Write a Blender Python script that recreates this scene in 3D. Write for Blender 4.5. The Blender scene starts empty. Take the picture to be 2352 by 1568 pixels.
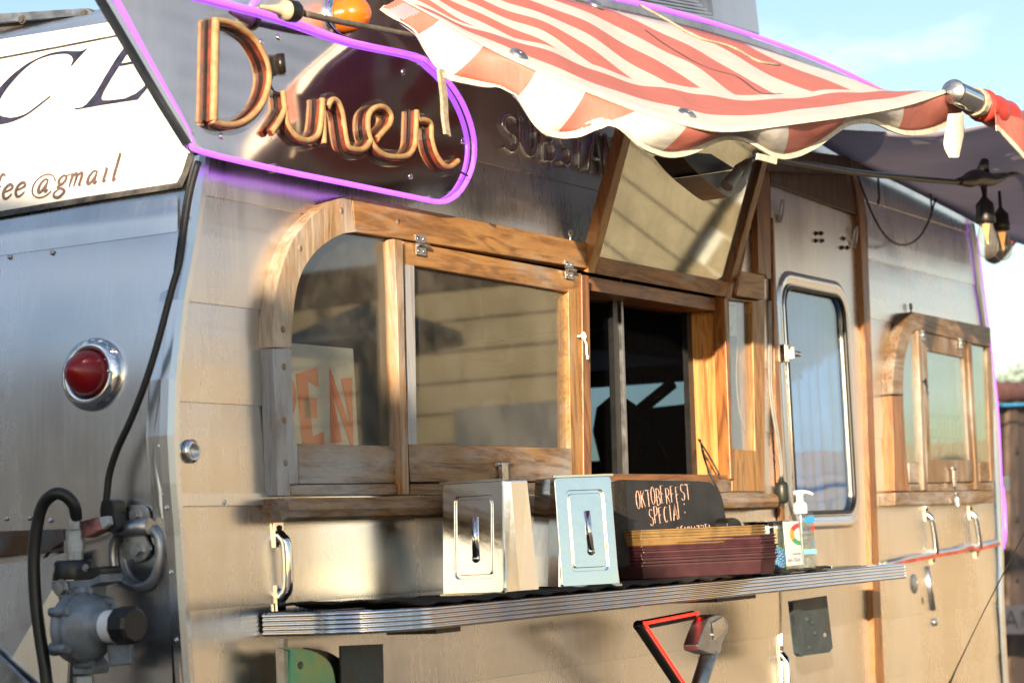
import bpy, bmesh, math, random
from mathutils import Vector, Matrix, noise
from mathutils.geometry import tessellate_polygon
random.seed(7)
V = Vector
sc = bpy.context.scene
COL = sc.collection

# ------------------------------------------------------------------ camera
F = 5013.0; CX = 1176.0; CY = 784.0
vx = V((4072-CX, 1113-CY, F)).normalized()
vy = V((-7600-CX, 1640-CY, F)); vy = (vy - vx*vx.dot(vy)).normalized()
vz = vx.cross(vy)
RW = Matrix((vx, vy, vz))
CAM = V((-2.68340843, -2.15314987, 1.29355343))
cd = bpy.data.cameras.new('camera'); cam = bpy.data.objects.new('camera', cd); COL.objects.link(cam)
cd.sensor_width = 36; cd.lens = 36*F/2352; cd.clip_start = .05; cd.clip_end = 3000
xr, yd, zf = RW.col[0], RW.col[1], RW.col[2]
cam.matrix_world = Matrix(((xr.x, -yd.x, -zf.x, CAM.x), (xr.y, -yd.y, -zf.y, CAM.y), (xr.z, -yd.z, -zf.z, CAM.z), (0, 0, 0, 1)))
cd.dof.use_dof = True; cd.dof.focus_distance = 4.25; cd.dof.aperture_fstop = 6.3
sc.camera = cam

# ------------------------------------------------------------------ light
SUN_AZ = V((2.5, 1.0, -.5)).normalized()          # direction the light travels
EL = math.asin(-SUN_AZ.z)
w = bpy.data.worlds.new('World'); sc.world = w; w.use_nodes = True
nt = w.node_tree; nt.nodes.clear()
out = nt.nodes.new('ShaderNodeOutputWorld'); bg = nt.nodes.new('ShaderNodeBackground')
sky = nt.nodes.new('ShaderNodeTexSky'); sky.sky_type = 'NISHITA'; sky.sun_disc = False
sky.sun_elevation = EL
# to-sun azimuth, measured clockwise from +Y as the sky node does
sky.sun_rotation = math.atan2(-SUN_AZ.x, -SUN_AZ.y)
sky.altitude = 0; sky.air_density = 1.0; sky.dust_density = .6; sky.ozone_density = 1.2
tc = nt.nodes.new('ShaderNodeTexCoord'); mp = nt.nodes.new('ShaderNodeMapping'); mp.inputs['Scale'].default_value = (1, 1, 3.2)
nz = nt.nodes.new('ShaderNodeTexNoise'); nz.inputs['Scale'].default_value = 3.1; nz.inputs['Detail'].default_value = 7; nz.inputs['Roughness'].default_value = .58
cr = nt.nodes.new('ShaderNodeValToRGB'); cr.color_ramp.elements[0].position = .52; cr.color_ramp.elements[1].position = .72
cr.color_ramp.elements[1].color = (.75, .75, .75, 1)
mx = nt.nodes.new('ShaderNodeMixRGB'); mx.inputs[2].default_value = (9, 9, 9.4, 1)
nt.links.new(tc.outputs['Generated'], mp.inputs[0]); nt.links.new(mp.outputs[0], nz.inputs[0]); nt.links.new(nz.outputs[0], cr.inputs[0])
nt.links.new(cr.outputs[0], mx.inputs[0]); nt.links.new(sky.outputs[0], mx.inputs[1]); dp = nt.nodes.new('ShaderNodeVectorMath'); dp.operation = 'DOT_PRODUCT'; dp.inputs[1].default_value = V((.79, -.575, .22)).normalized(); nt.links.new(tc.outputs['Generated'], dp.inputs[0])
cm_ = nt.nodes.new('ShaderNodeMapRange'); cm_.interpolation_type = 'SMOOTHSTEP'; cm_.inputs[1].default_value = .93; cm_.inputs[2].default_value = .985; cm_.inputs[4].default_value = .9; nt.links.new(dp.outputs['Value'], cm_.inputs[0])
mx2 = nt.nodes.new('ShaderNodeMixRGB'); mx2.inputs[2].default_value = (5.2, 5.2, 5.6, 1); nt.links.new(cm_.outputs[0], mx2.inputs[0]); nt.links.new(mx.outputs[0], mx2.inputs[1])   # white sky patch added to brighten the sign plate's reflection
nt.links.new(mx2.outputs[0], bg.inputs[0])
bg.inputs[1].default_value = .10
nt.links.new(bg.outputs[0], out.inputs[0])
sd = bpy.data.lights.new('sun', 'SUN'); sd.energy = 5.0; sd.angle = math.radians(.5); sd.color = (1, .79, .55)
so = bpy.data.objects.new('sun', sd); COL.objects.link(so)
so.rotation_euler = SUN_AZ.to_track_quat('-Z', 'Y').to_euler(); so.location = (-10, -5, 8)
sc.view_settings.view_transform = 'Standard'; sc.view_settings.look = 'None'
sc.view_settings.exposure = 1.12; sc.view_settings.gamma = 1
sc.render.engine = 'CYCLES'
sc.cycles.max_bounces = 10; sc.cycles.glossy_bounces = 6; sc.cycles.transparent_max_bounces = 12
sc.cycles.caustics_reflective = False; sc.cycles.caustics_refractive = False

# ------------------------------------------------------------------ pixel -> place helpers (2352 x 1568 view of the photo)
def RAY(px, py): return RW @ V((px-CX, py-CY, F))
def P(px, py, Y=0.0):
    d = RAY(px, py); return CAM + d*((Y-CAM.y)/d.y)
def PX(px, py, X):
    d = RAY(px, py); return CAM + d*((X-CAM.x)/d.x)
def PZ(px, py, Z):
    d = RAY(px, py); return CAM + d*((Z-CAM.z)/d.z)
def prof(z): return .38*max(0, z-1.45)**2 if z < 2.12 else .38*.67**2 + (z-2.12)*.51+ (z-2.12)**2*1.2
def PE(px, py, off=0.0):                       # a point on the sloping rear wall
    X = 0.0
    for _ in range(12):
        p = PX(px, py, X); X = prof(p.z)-off
    return PX(px, py, X)
def lerp(a, b, t): return a+(b-a)*t

# ------------------------------------------------------------------ mesh builder
class MB:
    def __init__(s): s.v = []; s.f = []; s.uv = None; s.sm = []
    def add(s, vs, fs, smooth=False):
        o = len(s.v); s.v += [V(q) for q in vs]; s.f += [[i+o for i in f] for f in fs]; s.sm += [smooth]*len(fs)
    def box(s, a, b):
        (x0, y0, z0), (x1, y1, z1) = a, b
        s.obox(V((x0, y0, z0)), V((x1-x0, 0, 0)), V((0, y1-y0, 0)), V((0, 0, z1-z0)))
    def obox(s, o, a, b, c):
        vs = [o, o+a, o+a+b, o+b, o+c, o+a+c, o+a+b+c, o+b+c]
        s.add(vs, [(0, 3, 2, 1), (4, 5, 6, 7), (0, 1, 5, 4), (1, 2, 6, 5), (2, 3, 7, 6), (3, 0, 4, 7)])
    def cbox(s, c, hx, hy, hz, rz=0, rx=0, ry=0):
        m = Matrix.Rotation(rz, 3, 'Z') @ Matrix.Rotation(ry, 3, 'Y') @ Matrix.Rotation(rx, 3, 'X')
        a, b, d = m @ V((2*hx, 0, 0)), m @ V((0, 2*hy, 0)), m @ V((0, 0, 2*hz))
        s.obox(V(c)-(a+b+d)/2, a, b, d)
    def prism(s, pts, vec, holes=()):
        loops = [list(pts)]+[list(h) for h in holes]
        flat = [V(p) for l in loops for p in l]; n = len(flat)
        tr = tessellate_polygon([[V(p) for p in l] for l in loops])
        vs = flat+[p+V(vec) for p in flat]; fs = [tuple(t) for t in tr]+[(t[2]+n, t[1]+n, t[0]+n) for t in tr]
        k = 0
        for l in loops:
            m = len(l)
            for i in range(m):
                j = (i+1) % m; fs.append((k+i, k+j, k+j+n, k+i+n))
            k += m
        s.add(vs, fs)
    def face(s, pts, holes=()):
        loops = [[V(p) for p in pts]]+[[V(p) for p in h] for h in holes]
        s.add([p for l in loops for p in l], [tuple(t) for t in tessellate_polygon(loops)])
    def ppr(s, px, y0, y1, holes=()):          # outline on the plane Y=y0, extruded back to y1
        s.prism([P(a, b, y0) for a, b in px], V((0, y1-y0, 0)), [[P(a, b, y0) for a, b in h] for h in holes])
    def grid(s, rows, smooth=True, closed=False, uv=None):
        m = len(rows[0]); vs = [q for r in rows for q in r]; fs = []
        for i in range(len(rows)-1):
            for j in range(m-1 if not closed else m):
                k = (j+1) % m; fs.append((i*m+j, i*m+k, (i+1)*m+k, (i+1)*m+j))
        s.add(vs, fs, smooth)
    def tube(s, pts, r, n=10, caps=True, closed=False):
        pts = [V(p) for p in pts]; N = len(pts); rs = r if isinstance(r, (list, tuple)) else [r]*N
        rows = []; up = None
        for i, p in enumerate(pts):
            a = pts[(i-1) % N] if (i > 0 or closed) else p; b = pts[(i+1) % N] if (i < N-1 or closed) else p
            t = (b-a).normalized()
            if up is None:
                up = t.cross(V((0, 0, 1)));
                if up.length < .1: up = t.cross(V((1, 0, 0)))
            up = (up - t*up.dot(t)).normalized(); w2 = t.cross(up)
            rows.append([p+(up*math.cos(2*math.pi*k/n)+w2*math.sin(2*math.pi*k/n))*rs[i] for k in range(n)])
        if closed: rows.append(rows[0])
        o = len(s.v); s.grid(rows, True, True)
        if caps and not closed:
            s.f.append([o+k for k in range(n)][::-1]); s.sm.append(False)
            s.f.append([o+(N-1)*n+k for k in range(n)]); s.sm.append(False)
    def ribbon(s, pts, nrm, wid, dep, base=0.0, miter=True):   # strip of width wid raised from base to base+dep along nrm
        pts = [V(p) for p in pts]; N = len(pts); nrm = V(nrm).normalized(); rows = []
        for i, p in enumerate(pts):
            t = (pts[min(i+1, N-1)]-pts[max(i-1, 0)]).normalized(); sd_ = t.cross(nrm).normalized()
            wv = wid[i] if isinstance(wid, (list, tuple)) else wid
            a, b = p-sd_*wv/2, p+sd_*wv/2
            rows.append([a+nrm*base, b+nrm*base, b+nrm*(base+dep), a+nrm*(base+dep)])
        o = len(s.v); s.grid(rows, False, True)
        s.f += [[o, o+1, o+2, o+3], [o+(N-1)*4+k for k in (3, 2, 1, 0)]]; s.sm += [False, False]
    def lathe(s, c, ax, prf, n=28, smooth=True, x0=None):
        ax = V(ax).normalized(); u = ax.orthogonal().normalized() if x0 is None else V(x0); v2 = ax.cross(u)
        rows = [[V(c)+ax*h+(u*math.cos(2*math.pi*k/n)+v2*math.sin(2*math.pi*k/n))*r for k in range(n)] for r, h in prf]
        s.grid(rows, smooth, True)
    def screw(s, c, ax, r=.004, h=.0025):
        s.lathe(c, ax, [(r, 0), (r*.9, h*.7), (r*.35, h), (r*.3, h*.5), (0.0001, h*.5)], 10)
    def hexb(s, c, ax, r=.008, h=.006, x0=None):
        s.lathe(c, ax, [(r*1.45, 0), (r*1.45, h*.25), (r, h*.25), (r, h), (.0001, h)], 6 if False else 12, False, x0)
    def build(s, name, mat, parent=None, bevel=0, smooth_all=False, uvf=None, solid=0):
        off = V((0, 0, 0)); q = parent
        while q is not None: off += q.location; q = q.parent
        me = bpy.data.meshes.new(name); me.from_pydata([v-off for v in s.v], [], s.f); me.update()
        for p, sm in zip(me.polygons, s.sm): p.use_smooth = sm or smooth_all
        bm = bmesh.new(); bm.from_mesh(me); bmesh.ops.recalc_face_normals(bm, faces=bm.faces)
        bm.to_mesh(me); bm.free()
        if uvf:
            ul = me.uv_layers.new(name='UVMap')
            for lp in me.loops: ul.data[lp.index].uv = uvf[lp.vertex_index]
        o = bpy.data.objects.new(name, me); COL.objects.link(o); o.parent = parent
        me.materials.append(MATS[mat] if isinstance(mat, str) else mat)
        if bevel:
            b = o.modifiers.new('bevel', 'BEVEL'); b.width = bevel; b.segments = 2; b.limit_method = 'ANGLE'; b.angle_limit = .6
        if solid:
            b = o.modifiers.new('solid', 'SOLIDIFY'); b.thickness = solid; b.offset = 0
        return o
def catmull(pts, k=6, closed=False):
    pts = [V(p) for p in pts]; N = len(pts); o = []
    rng = range(N if closed else N-1)
    for i in rng:
        if closed: a, b, c, d = pts[(i-1) % N], pts[i], pts[(i+1) % N], pts[(i+2) % N]
        else: a, b, c, d = pts[max(i-1, 0)], pts[i], pts[i+1], pts[min(i+2, N-1)]
        for j in range(k):
            t = j/k; o.append(.5*((2*b)+(c-a)*t+(2*a-5*b+4*c-d)*t*t+(3*b-a-3*c+d)*t**3))
    if not closed: o.append(pts[-1])
    return o
def cm2(pts, k=5, closed=False): return [(p.x, p.y) for p in catmull([V((a, b, 0)) for a, b in pts], k, closed)]
def rrect(x0, y0, x1, y1, r, n=5):
    o = []
    for cx, cy, a0 in ((x1-r, y1-r, 0), (x0+r, y1-r, 90), (x0+r, y0+r, 180), (x1-r, y0+r, 270)):
        for k in range(n+1):
            a = math.radians(a0+90*k/n); o.append((cx+r*math.cos(a), cy+r*math.sin(a)))
    return o
def thing(name, label, cat, loc=(0, 0, 0), group=None):
    o = bpy.data.objects.new(name, None); COL.objects.link(o); o.location = loc; o.empty_display_size = .1
    return tag(o, label, cat, group)
def tag(o, label=None, cat=None, group=None, kind=None):
    if label: o['label'] = label
    if cat: o['category'] = cat
    if group: o['group'] = group
    if kind: o['kind'] = kind
    return o
def dup(root, loc, label):
    def rec(o, par):
        c = o.copy(); COL.objects.link(c); c.parent = par
        for ch in [q for q in bpy.data.objects if q.parent == o]: rec(ch, c)
        return c
    r = rec(root, None); r.location = loc; r['label'] = label
    return r

# ------------------------------------------------------------------ materials
MATS = {}
def M(name, col, rough=.5, metal=0, var=.12, scale=18, bump=0, stretch=(1, 1, 1), col2=None, spec=.5, rvar=.0, detail=6, emit=None, trans=0, coat=0, aniso=0):
    m = bpy.data.materials.new(name); m.use_nodes = True; t = m.node_tree; b = t.nodes['Principled BSDF']; L = t.links.new
    b.inputs['Roughness'].default_value = rough; b.inputs['Metallic'].default_value = metal
    b.inputs['Specular IOR Level'].default_value = spec; b.inputs['Coat Weight'].default_value = coat
    b.inputs['Transmission Weight'].default_value = trans; b.inputs['Anisotropic'].default_value = aniso
    tc = t.nodes.new('ShaderNodeTexCoord'); mp = t.nodes.new('ShaderNodeMapping'); mp.inputs['Scale'].default_value = stretch
    n = t.nodes.new('ShaderNodeTexNoise'); n.inputs['Scale'].default_value = scale; n.inputs['Detail'].default_value = detail
    n.inputs['Roughness'].default_value = .6
    L(tc.outputs['Object'], mp.inputs[0]); L(mp.outputs[0], n.inputs['Vector'])
    c2 = col2 or tuple(c*(1-var*2) for c in col)
    r = t.nodes.new('ShaderNodeValToRGB'); r.color_ramp.elements[0].position = .36; r.color_ramp.elements[1].position = .62
    r.color_ramp.elements[0].color = (*c2, 1); r.color_ramp.elements[1].color = (*col, 1)
    L(n.outputs[0], r.inputs[0]); L(r.outputs[0], b.inputs['Base Color'])
    if rvar:
        mr = t.nodes.new('ShaderNodeMapRange'); mr.inputs[1].default_value = .3; mr.inputs[2].default_value = .7
        mr.inputs[3].default_value = max(.02, rough-rvar); mr.inputs[4].default_value = rough+rvar
        L(n.outputs[0], mr.inputs[0]); L(mr.outputs[0], b.inputs['Roughness'])
    if bump:
        bp = t.nodes.new('ShaderNodeBump'); bp.inputs['Strength'].default_value = 1; bp.inputs['Distance'].default_value = bump
        L(n.outputs[0], bp.inputs['Height']); L(bp.outputs[0], b.inputs['Normal'])
    if emit: b.inputs['Emission Color'].default_value = (*emit[:3], 1); b.inputs['Emission Strength'].default_value = emit[3]
    MATS[name] = m; return m

def alu(name, col=(.80, .78, .75), rough=.27, dirt=.25, wav=.004, brush=.000012, wscale=2.2, blotch=(.42, .40, .38), aniso=.35, spots=True, rlo=.07, rhi=.16):
    """aged brushed aluminium skin: vertical brushing, soft oil-canning, smears and small stains"""
    m = bpy.data.materials.new(name); m.use_nodes = True; t = m.node_tree; b = t.nodes['Principled BSDF']; L = t.links.new
    b.inputs['Metallic'].default_value = 1; b.inputs['Anisotropic'].default_value = aniso
    tc = t.nodes.new('ShaderNodeTexCoord')
    def nz(scale, st, det=5, ro=.55):
        mp = t.nodes.new('ShaderNodeMapping'); mp.inputs['Scale'].default_value = st; L(tc.outputs['Object'], mp.inputs[0])
        n = t.nodes.new('ShaderNodeTexNoise'); n.inputs['Scale'].default_value = scale; n.inputs['Detail'].default_value = det
        n.inputs['Roughness'].default_value = ro; L(mp.outputs[0], n.inputs['Vector']); return n
    br = nz(120, (1, 1, .035), 4); sm = nz(2.6, (1, 1, .45), 6, .65); wv = nz(wscale, (1, 1, .8), 1, .3); st = nz(38, (1, 1, .55), 3, .7)
    mr = t.nodes.new('ShaderNodeMapRange'); mr.inputs[1].default_value = .3; mr.inputs[2].default_value = .75
    mr.inputs[3].default_value = rough-rlo; mr.inputs[4].default_value = rough+rhi
    ad = t.nodes.new('ShaderNodeMath'); ad.operation = 'MULTIPLY_ADD'; ad.inputs[1].default_value = .17
    L(br.outputs[0], ad.inputs[0]); L(sm.outputs[0], ad.inputs[2])
    sb = t.nodes.new('ShaderNodeMath'); sb.operation = 'SUBTRACT'; sb.inputs[1].default_value = .085; L(ad.outputs[0], sb.inputs[0])
    L(sb.outputs[0], mr.inputs[0]); L(mr.outputs[0], b.inputs['Roughness'])
    c = t.nodes.new('ShaderNodeValToRGB'); c.color_ramp.elements[0].position = .40; c.color_ramp.elements[1].position = .60
    c.color_ramp.elements[0].color = (*[lerp(a, q, dirt) for a, q in zip(col, blotch)], 1); c.color_ramp.elements[1].color = (*col, 1)
    L(sb.outputs[0], c.inputs[0]); last = c.outputs[0]
    if spots:
        sp = t.nodes.new('ShaderNodeValToRGB'); sp.color_ramp.elements[0].position = .76; sp.color_ramp.elements[1].position = .82
        L(st.outputs[0], sp.inputs[0])
        mm = t.nodes.new('ShaderNodeMixRGB'); mm.inputs[2].default_value = (.16, .13, .11, 1); L(sp.outputs[0], mm.inputs[0]); L(last, mm.inputs[1]); last = mm.outputs[0]
    L(last, b.inputs['Base Color'])
    b1 = t.nodes.new('ShaderNodeBump'); b1.inputs['Distance'].default_value = wav; L(wv.outputs[0], b1.inputs['Height'])
    b2 = t.nodes.new('ShaderNodeBump'); b2.inputs['Distance'].default_value = brush; L(br.outputs[0], b2.inputs['Height']); L(b1.outputs[0], b2.inputs['Normal']); b2.inputs['Strength'].default_value = .5 if brush else 0
    L(b2.outputs[0], b.inputs['Normal'])
    MATS[name] = m; return m

def wood(name, ax, col=(.30, .145, .05), col2=(.14, .058, .018), grey=.35, rough=.5, bleach=(.42, .39, .36)):
    m = bpy.data.materials.new(name); m.use_nodes = True; t = m.node_tree; b = t.nodes['Principled BSDF']; L = t.links.new
    tc = t.nodes.new('ShaderNodeTexCoord'); st = [7, 7, 7]; st['XYZ'.index(ax)] = .8
    mp = t.nodes.new('ShaderNodeMapping'); mp.inputs['Scale'].default_value = st; L(tc.outputs['Object'], mp.inputs[0])
    n = t.nodes.new('ShaderNodeTexNoise'); n.inputs['Scale'].default_value = 3.2; n.inputs['Detail'].default_value = 3; n.inputs['Distortion'].default_value = .8
    L(mp.outputs[0], n.inputs['Vector'])
    fr = t.nodes.new('ShaderNodeMath'); fr.operation = 'MULTIPLY'; fr.inputs[1].default_value = 9; L(n.outputs[0], fr.inputs[0])
    f2 = t.nodes.new('ShaderNodeMath'); f2.operation = 'PINGPONG'; f2.inputs[1].default_value = 1; L(fr.outputs[0], f2.inputs[0])
    fi = t.nodes.new('ShaderNodeTexNoise'); fi.inputs['Scale'].default_value = 22; fi.inputs['Detail'].default_value = 8; fi.inputs['Roughness'].default_value = .7; L(mp.outputs[0], fi.inputs['Vector'])
    mxx = t.nodes.new('ShaderNodeMath'); mxx.operation = 'MULTIPLY_ADD'; mxx.inputs[1].default_value = .45; L(f2.outputs[0], mxx.inputs[0]); L(fi.outputs[0], mxx.inputs[2])
    c = t.nodes.new('ShaderNodeValToRGB'); c.color_ramp.elements[0].position = .35; c.color_ramp.elements[1].position = 1.0
    c.color_ramp.elements[0].color = (*col2, 1); c.color_ramp.elements[1].color = (*col, 1); L(mxx.outputs[0], c.inputs[0])
    bn = t.nodes.new('ShaderNodeTexNoise'); bn.inputs['Scale'].default_value = 5.5; bn.inputs['Detail'].default_value = 8; bn.inputs['Roughness'].default_value = .68
    st2 = [1.6, 1.6, 1.6]; st2['XYZ'.index(ax)] = .6
    mp2 = t.nodes.new('ShaderNodeMapping'); mp2.inputs['Scale'].default_value = st2; L(tc.outputs['Object'], mp2.inputs[0]); L(mp2.outputs[0], bn.inputs['Vector'])
    r = t.nodes.new('ShaderNodeValToRGB'); r.color_ramp.elements[0].position = .62-grey*.5; r.color_ramp.elements[1].position = .85-grey*.5
    L(bn.outputs[0], r.inputs[0])
    mm = t.nodes.new('ShaderNodeMixRGB'); mm.inputs[2].default_value = (*bleach, 1); L(r.outputs[0], mm.inputs[0]); L(c.outputs[0], mm.inputs[1])
    # darker grain shows through the bleached parts too
    dk = t.nodes.new('ShaderNodeMixRGB'); dk.blend_type = 'MULTIPLY'; dk.inputs[0].default_value = .5
    c3 = t.nodes.new('ShaderNodeValToRGB'); c3.color_ramp.elements[0].position = .3; c3.color_ramp.elements[1].position = .75; c3.color_ramp.elements[0].color = (.3, .26, .22, 1)
    L(mxx.outputs[0], c3.inputs[0]); L(mm.outputs[0], dk.inputs[1]); L(c3.outputs[0], dk.inputs[2]); L(dk.outputs[0], b.inputs['Base Color'])
    b.inputs['Roughness'].default_value = rough; b.inputs['Coat Weight'].default_value = .12; b.inputs['Coat Roughness'].default_value = .3
    bp = t.nodes.new('ShaderNodeBump'); bp.inputs['Distance'].default_value = .0012; L(mxx.outputs[0], bp.inputs['Height']); L(bp.outputs[0], b.inputs['Normal'])
    MATS[name] = m; return m

def glass(name, tint=(.8, .85, .82), refl=.30, rough=.03, dusty=.08, wav=.0):
    m = bpy.data.materials.new(name); m.use_nodes = True; t = m.node_tree; L = t.links.new
    t.nodes.remove(t.nodes['Principled BSDF']); o = t.nodes['Material Output']
    tr = t.nodes.new('ShaderNodeBsdfTransparent'); tr.inputs[0].default_value = (*tint, 1)
    gl = t.nodes.new('ShaderNodeBsdfGlossy'); gl.inputs['Roughness'].default_value = rough; gl.inputs[0].default_value = (.88, .94, .92, 1)
    df = t.nodes.new('ShaderNodeBsdfDiffuse'); df.inputs[0].default_value = (.45, .42, .36, 1)
    fl_ = t.nodes.new('ShaderNodeLayerWeight'); fl_.inputs[0].default_value = .5; fz = t.nodes.new('ShaderNodeMath'); fz.operation = 'POWER'; fz.inputs[1].default_value = 3.8; L(fl_.outputs['Facing'], fz.inputs[0])
    ad = t.nodes.new('ShaderNodeMath'); ad.operation = 'MULTIPLY_ADD'; ad.use_clamp = True; ad.inputs[1].default_value = 1.2; ad.inputs[2].default_value = refl
    L(fz.outputs[0], ad.inputs[0])
    m1 = t.nodes.new('ShaderNodeMixShader'); L(ad.outputs[0], m1.inputs[0]); L(tr.outputs[0], m1.inputs[1]); L(gl.outputs[0], m1.inputs[2])
    n = t.nodes.new('ShaderNodeTexNoise'); n.inputs['Scale'].default_value = 7; n.inputs['Detail'].default_value = 9; n.inputs['Roughness'].default_value = .7
    tc = t.nodes.new('ShaderNodeTexCoord'); L(tc.outputs['Object'], n.inputs['Vector'])
    mr = t.nodes.new('ShaderNodeMapRange'); mr.inputs[1].default_value = .42; mr.inputs[2].default_value = .75; mr.inputs[3].default_value = dusty*.3; mr.inputs[4].default_value = dusty*1.8
    L(n.outputs[0], mr.inputs[0])
    m2 = t.nodes.new('ShaderNodeMixShader'); L(mr.outputs[0], m2.inputs[0]); L(m1.outputs[0], m2.inputs[1]); L(df.outputs[0], m2.inputs[2]); L(m2.outputs[0], o.inputs[0])
    if wav:
        n2 = t.nodes.new('ShaderNodeTexNoise'); n2.inputs['Scale'].default_value = 3; n2.inputs['Detail'].default_value = 1; L(tc.outputs['Object'], n2.inputs['Vector'])
        bp = t.nodes.new('ShaderNodeBump'); bp.inputs['Distance'].default_value = wav; L(n2.outputs[0], bp.inputs['Height']); L(bp.outputs[0], gl.inputs['Normal'])
    MATS[name] = m; return m

alu('skin', rough=.25, dirt=.45, wav=.0065, wscale=2.6)
alu('skin_rear', col=(.74, .76, .80), rough=.27, rhi=.09, dirt=.3, wav=.006, wscale=1.6)
alu('skin_door', rough=.30, dirt=.5, wav=.003)
alu('sign_plate', col=(.80, .79, .80), rough=.075, dirt=.35, wav=.0003, brush=.0, aniso=0, rlo=.02, rhi=.05)
alu('trim', col=(.78, .80, .84), rough=.28, dirt=.2, wav=.001, wscale=9, spots=False)
M('chrome', (.86, .86, .87), .07, 1, var=.04, rvar=.04, scale=9)
M('letter_chrome', (.95, .94, .92), .2, 1, var=.03)
M('steel', (.62, .62, .62), .28, 1, var=.2, rvar=.1, scale=30)
M('dispenser_steel', (.86, .89, .93), .14, 1, var=.06, rvar=.07, scale=6, bump=.001)
M('dark_steel', (.10, .12, .135), .38, .85, var=.3, rvar=.12, scale=25)
M('bracket_steel', (.085, .115, .135), .5, .3, var=.25, rvar=.12, scale=25)
M('zinc', (.45, .47, .5), .38, .9, var=.2, rvar=.1, scale=30)
M('rust_steel', (.13, .14, .15), .55, .6, var=.3, scale=14, col2=(.10, .055, .03))
wood('wood_x', 'X', col=(.47, .25, .085), col2=(.27, .125, .04), grey=.20); wood('wood_z', 'Z', col=(.47, .25, .085), col2=(.27, .125, .04), grey=.22)
wood('worn_x', 'X', col=(.34, .20, .085), grey=.36, bleach=(.40, .39, .38)); wood('worn_z', 'Z', col=(.28, .18, .1), grey=.66, bleach=(.42, .43, .45))
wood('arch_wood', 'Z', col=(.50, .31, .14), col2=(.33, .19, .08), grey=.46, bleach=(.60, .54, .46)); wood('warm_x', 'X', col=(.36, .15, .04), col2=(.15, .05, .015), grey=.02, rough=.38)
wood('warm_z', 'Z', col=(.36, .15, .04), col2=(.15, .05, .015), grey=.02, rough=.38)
wood('jamb_z', 'Z', col=(.62, .33, .11), col2=(.45, .2, .06), grey=-.2, rough=.45)
wood('brown_x', 'X', col=(.27, .16, .075), col2=(.13, .07, .03), grey=.3); wood('brown_z', 'Z', col=(.27, .16, .075), col2=(.13, .07, .03), grey=.3)
wood('panel_brown', 'Z', col=(.13, .07, .035), col2=(.07, .035, .018), grey=.05, rough=.6)
glass('pane', (.92, .91, .86), .035, .03, .10); glass('hatch_pane', (.62, .63, .55), .30, .03, .2)
glass('door_pane', (.85, .9, .95), .03, .015, .02, wav=.0015); glass('right_pane', (.8, .88, .9), .08, .05, .10)
glass('acrylic', (.95, .95, .95), .02, .05, .04); glass('clear_plastic', (.95, .97, .97), .08, .08, .06)
glass('tinted_pane', (.50, .60, .74), .05, .05, .05); glass('bulb_glass', (.96, .92, .88), .08, .04, .16)
M('black_rubber', (.012, .012, .014), .42, var=.25, scale=40, bump=.0004)
M('black_paint', (.016, .017, .019), .35, var=.25, scale=20)
M('mat_rubber', (.028, .022, .017), .85, var=.35, scale=70, bump=.004)
M('white_plastic', (.78, .78, .76), .35, var=.04)
M('grey_plastic', (.30, .29, .27), .42, var=.12, scale=30)
M('cream_plastic', (.62, .52, .36), .45, var=.15, scale=30)
M('pink_plastic', (.42, .18, .17), .5, var=.3, scale=30, col2=(.05, .03, .03))
M('regulator_grey', (.21, .25, .30), .48, .25, var=.18, scale=40, bump=.0005)
M('red_lens', (.30, .002, .006), .35, var=.1, coat=.25)
M('amber_lens', (.95, .22, .01), .2, var=.05, coat=.6, trans=.25)
M('purple_led', (.35, .10, .8), .3, var=.02, emit=(.46, .11, 1.0, .85))
M('red_led', (.7, .02, .01), .3, var=.02, emit=(1, .025, .015, 1.6))
M('letter_face', (.48, .31, .15), .62, var=.25, scale=60, col2=(.36, .20, .085), bump=.0006)
M('letter_side', (.24, .04, .02), .55, var=.3, scale=50, col2=(.05, .012, .008))
M('letter_black', (.02, .014, .012), .35, var=.2)
M('ink', (.035, .035, .075), .5, var=.3, scale=60)
M('ink_brown', (.16, .10, .09), .55, var=.2, scale=60)
M('orange_ink', (.95, .10, .02), .5, var=.08)
M('panel_white', (.84, .82, .77), .5, var=.06, scale=8, bump=.001)
M('tan_tray', (.25, .155, .055), .38, var=.2, scale=30); M('maroon_tray', (.06, .018, .024), .33, var=.2, scale=30, coat=.2)
M('slate', (.028, .029, .031), .6, var=.25, scale=14); M('chalk', (.75, .50, .42), .9, var=.25, scale=200)
M('paper', (.75, .78, .82), .6, var=.03); M('label_blue', (.04, .32, .72), .45, var=.05); M('label_red', (.75, .05, .06), .45, var=.05)
M('label_amber', (.85, .42, .03), .45, var=.05); M('label_green', (.05, .42, .12), .45, var=.05); M('label_black', (.01, .01, .012), .4, var=.05)
M('label_navy', (.04, .08, .25), .5, var=.05); M('pale_blue', (.25, .62, .78), .45, var=.05)
M('strap', (.055, .055, .045), .8, var=.3, scale=120, bump=.001)
M('rope', (.50, .42, .31), .85, var=.2, scale=90, bump=.001)
M('coral', (.62, .10, .06), .45, var=.2, scale=25)
M('iridescent', (.10, .42, .33), .3, .85, var=.1, scale=5, col2=(.42, .38, .12))
M('hem', (.80, .72, .58), .75, var=.1, scale=60, bump=.0008)
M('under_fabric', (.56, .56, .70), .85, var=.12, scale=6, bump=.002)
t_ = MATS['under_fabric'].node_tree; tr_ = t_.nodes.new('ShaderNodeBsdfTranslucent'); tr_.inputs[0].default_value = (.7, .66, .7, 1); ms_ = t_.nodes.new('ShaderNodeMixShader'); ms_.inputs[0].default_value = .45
t_.links.new(t_.nodes['Principled BSDF'].outputs[0], ms_.inputs[1]); t_.links.new(tr_.outputs[0], ms_.inputs[2]); t_.links.new(ms_.outputs[0], t_.nodes['Material Output'].inputs[0])
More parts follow.
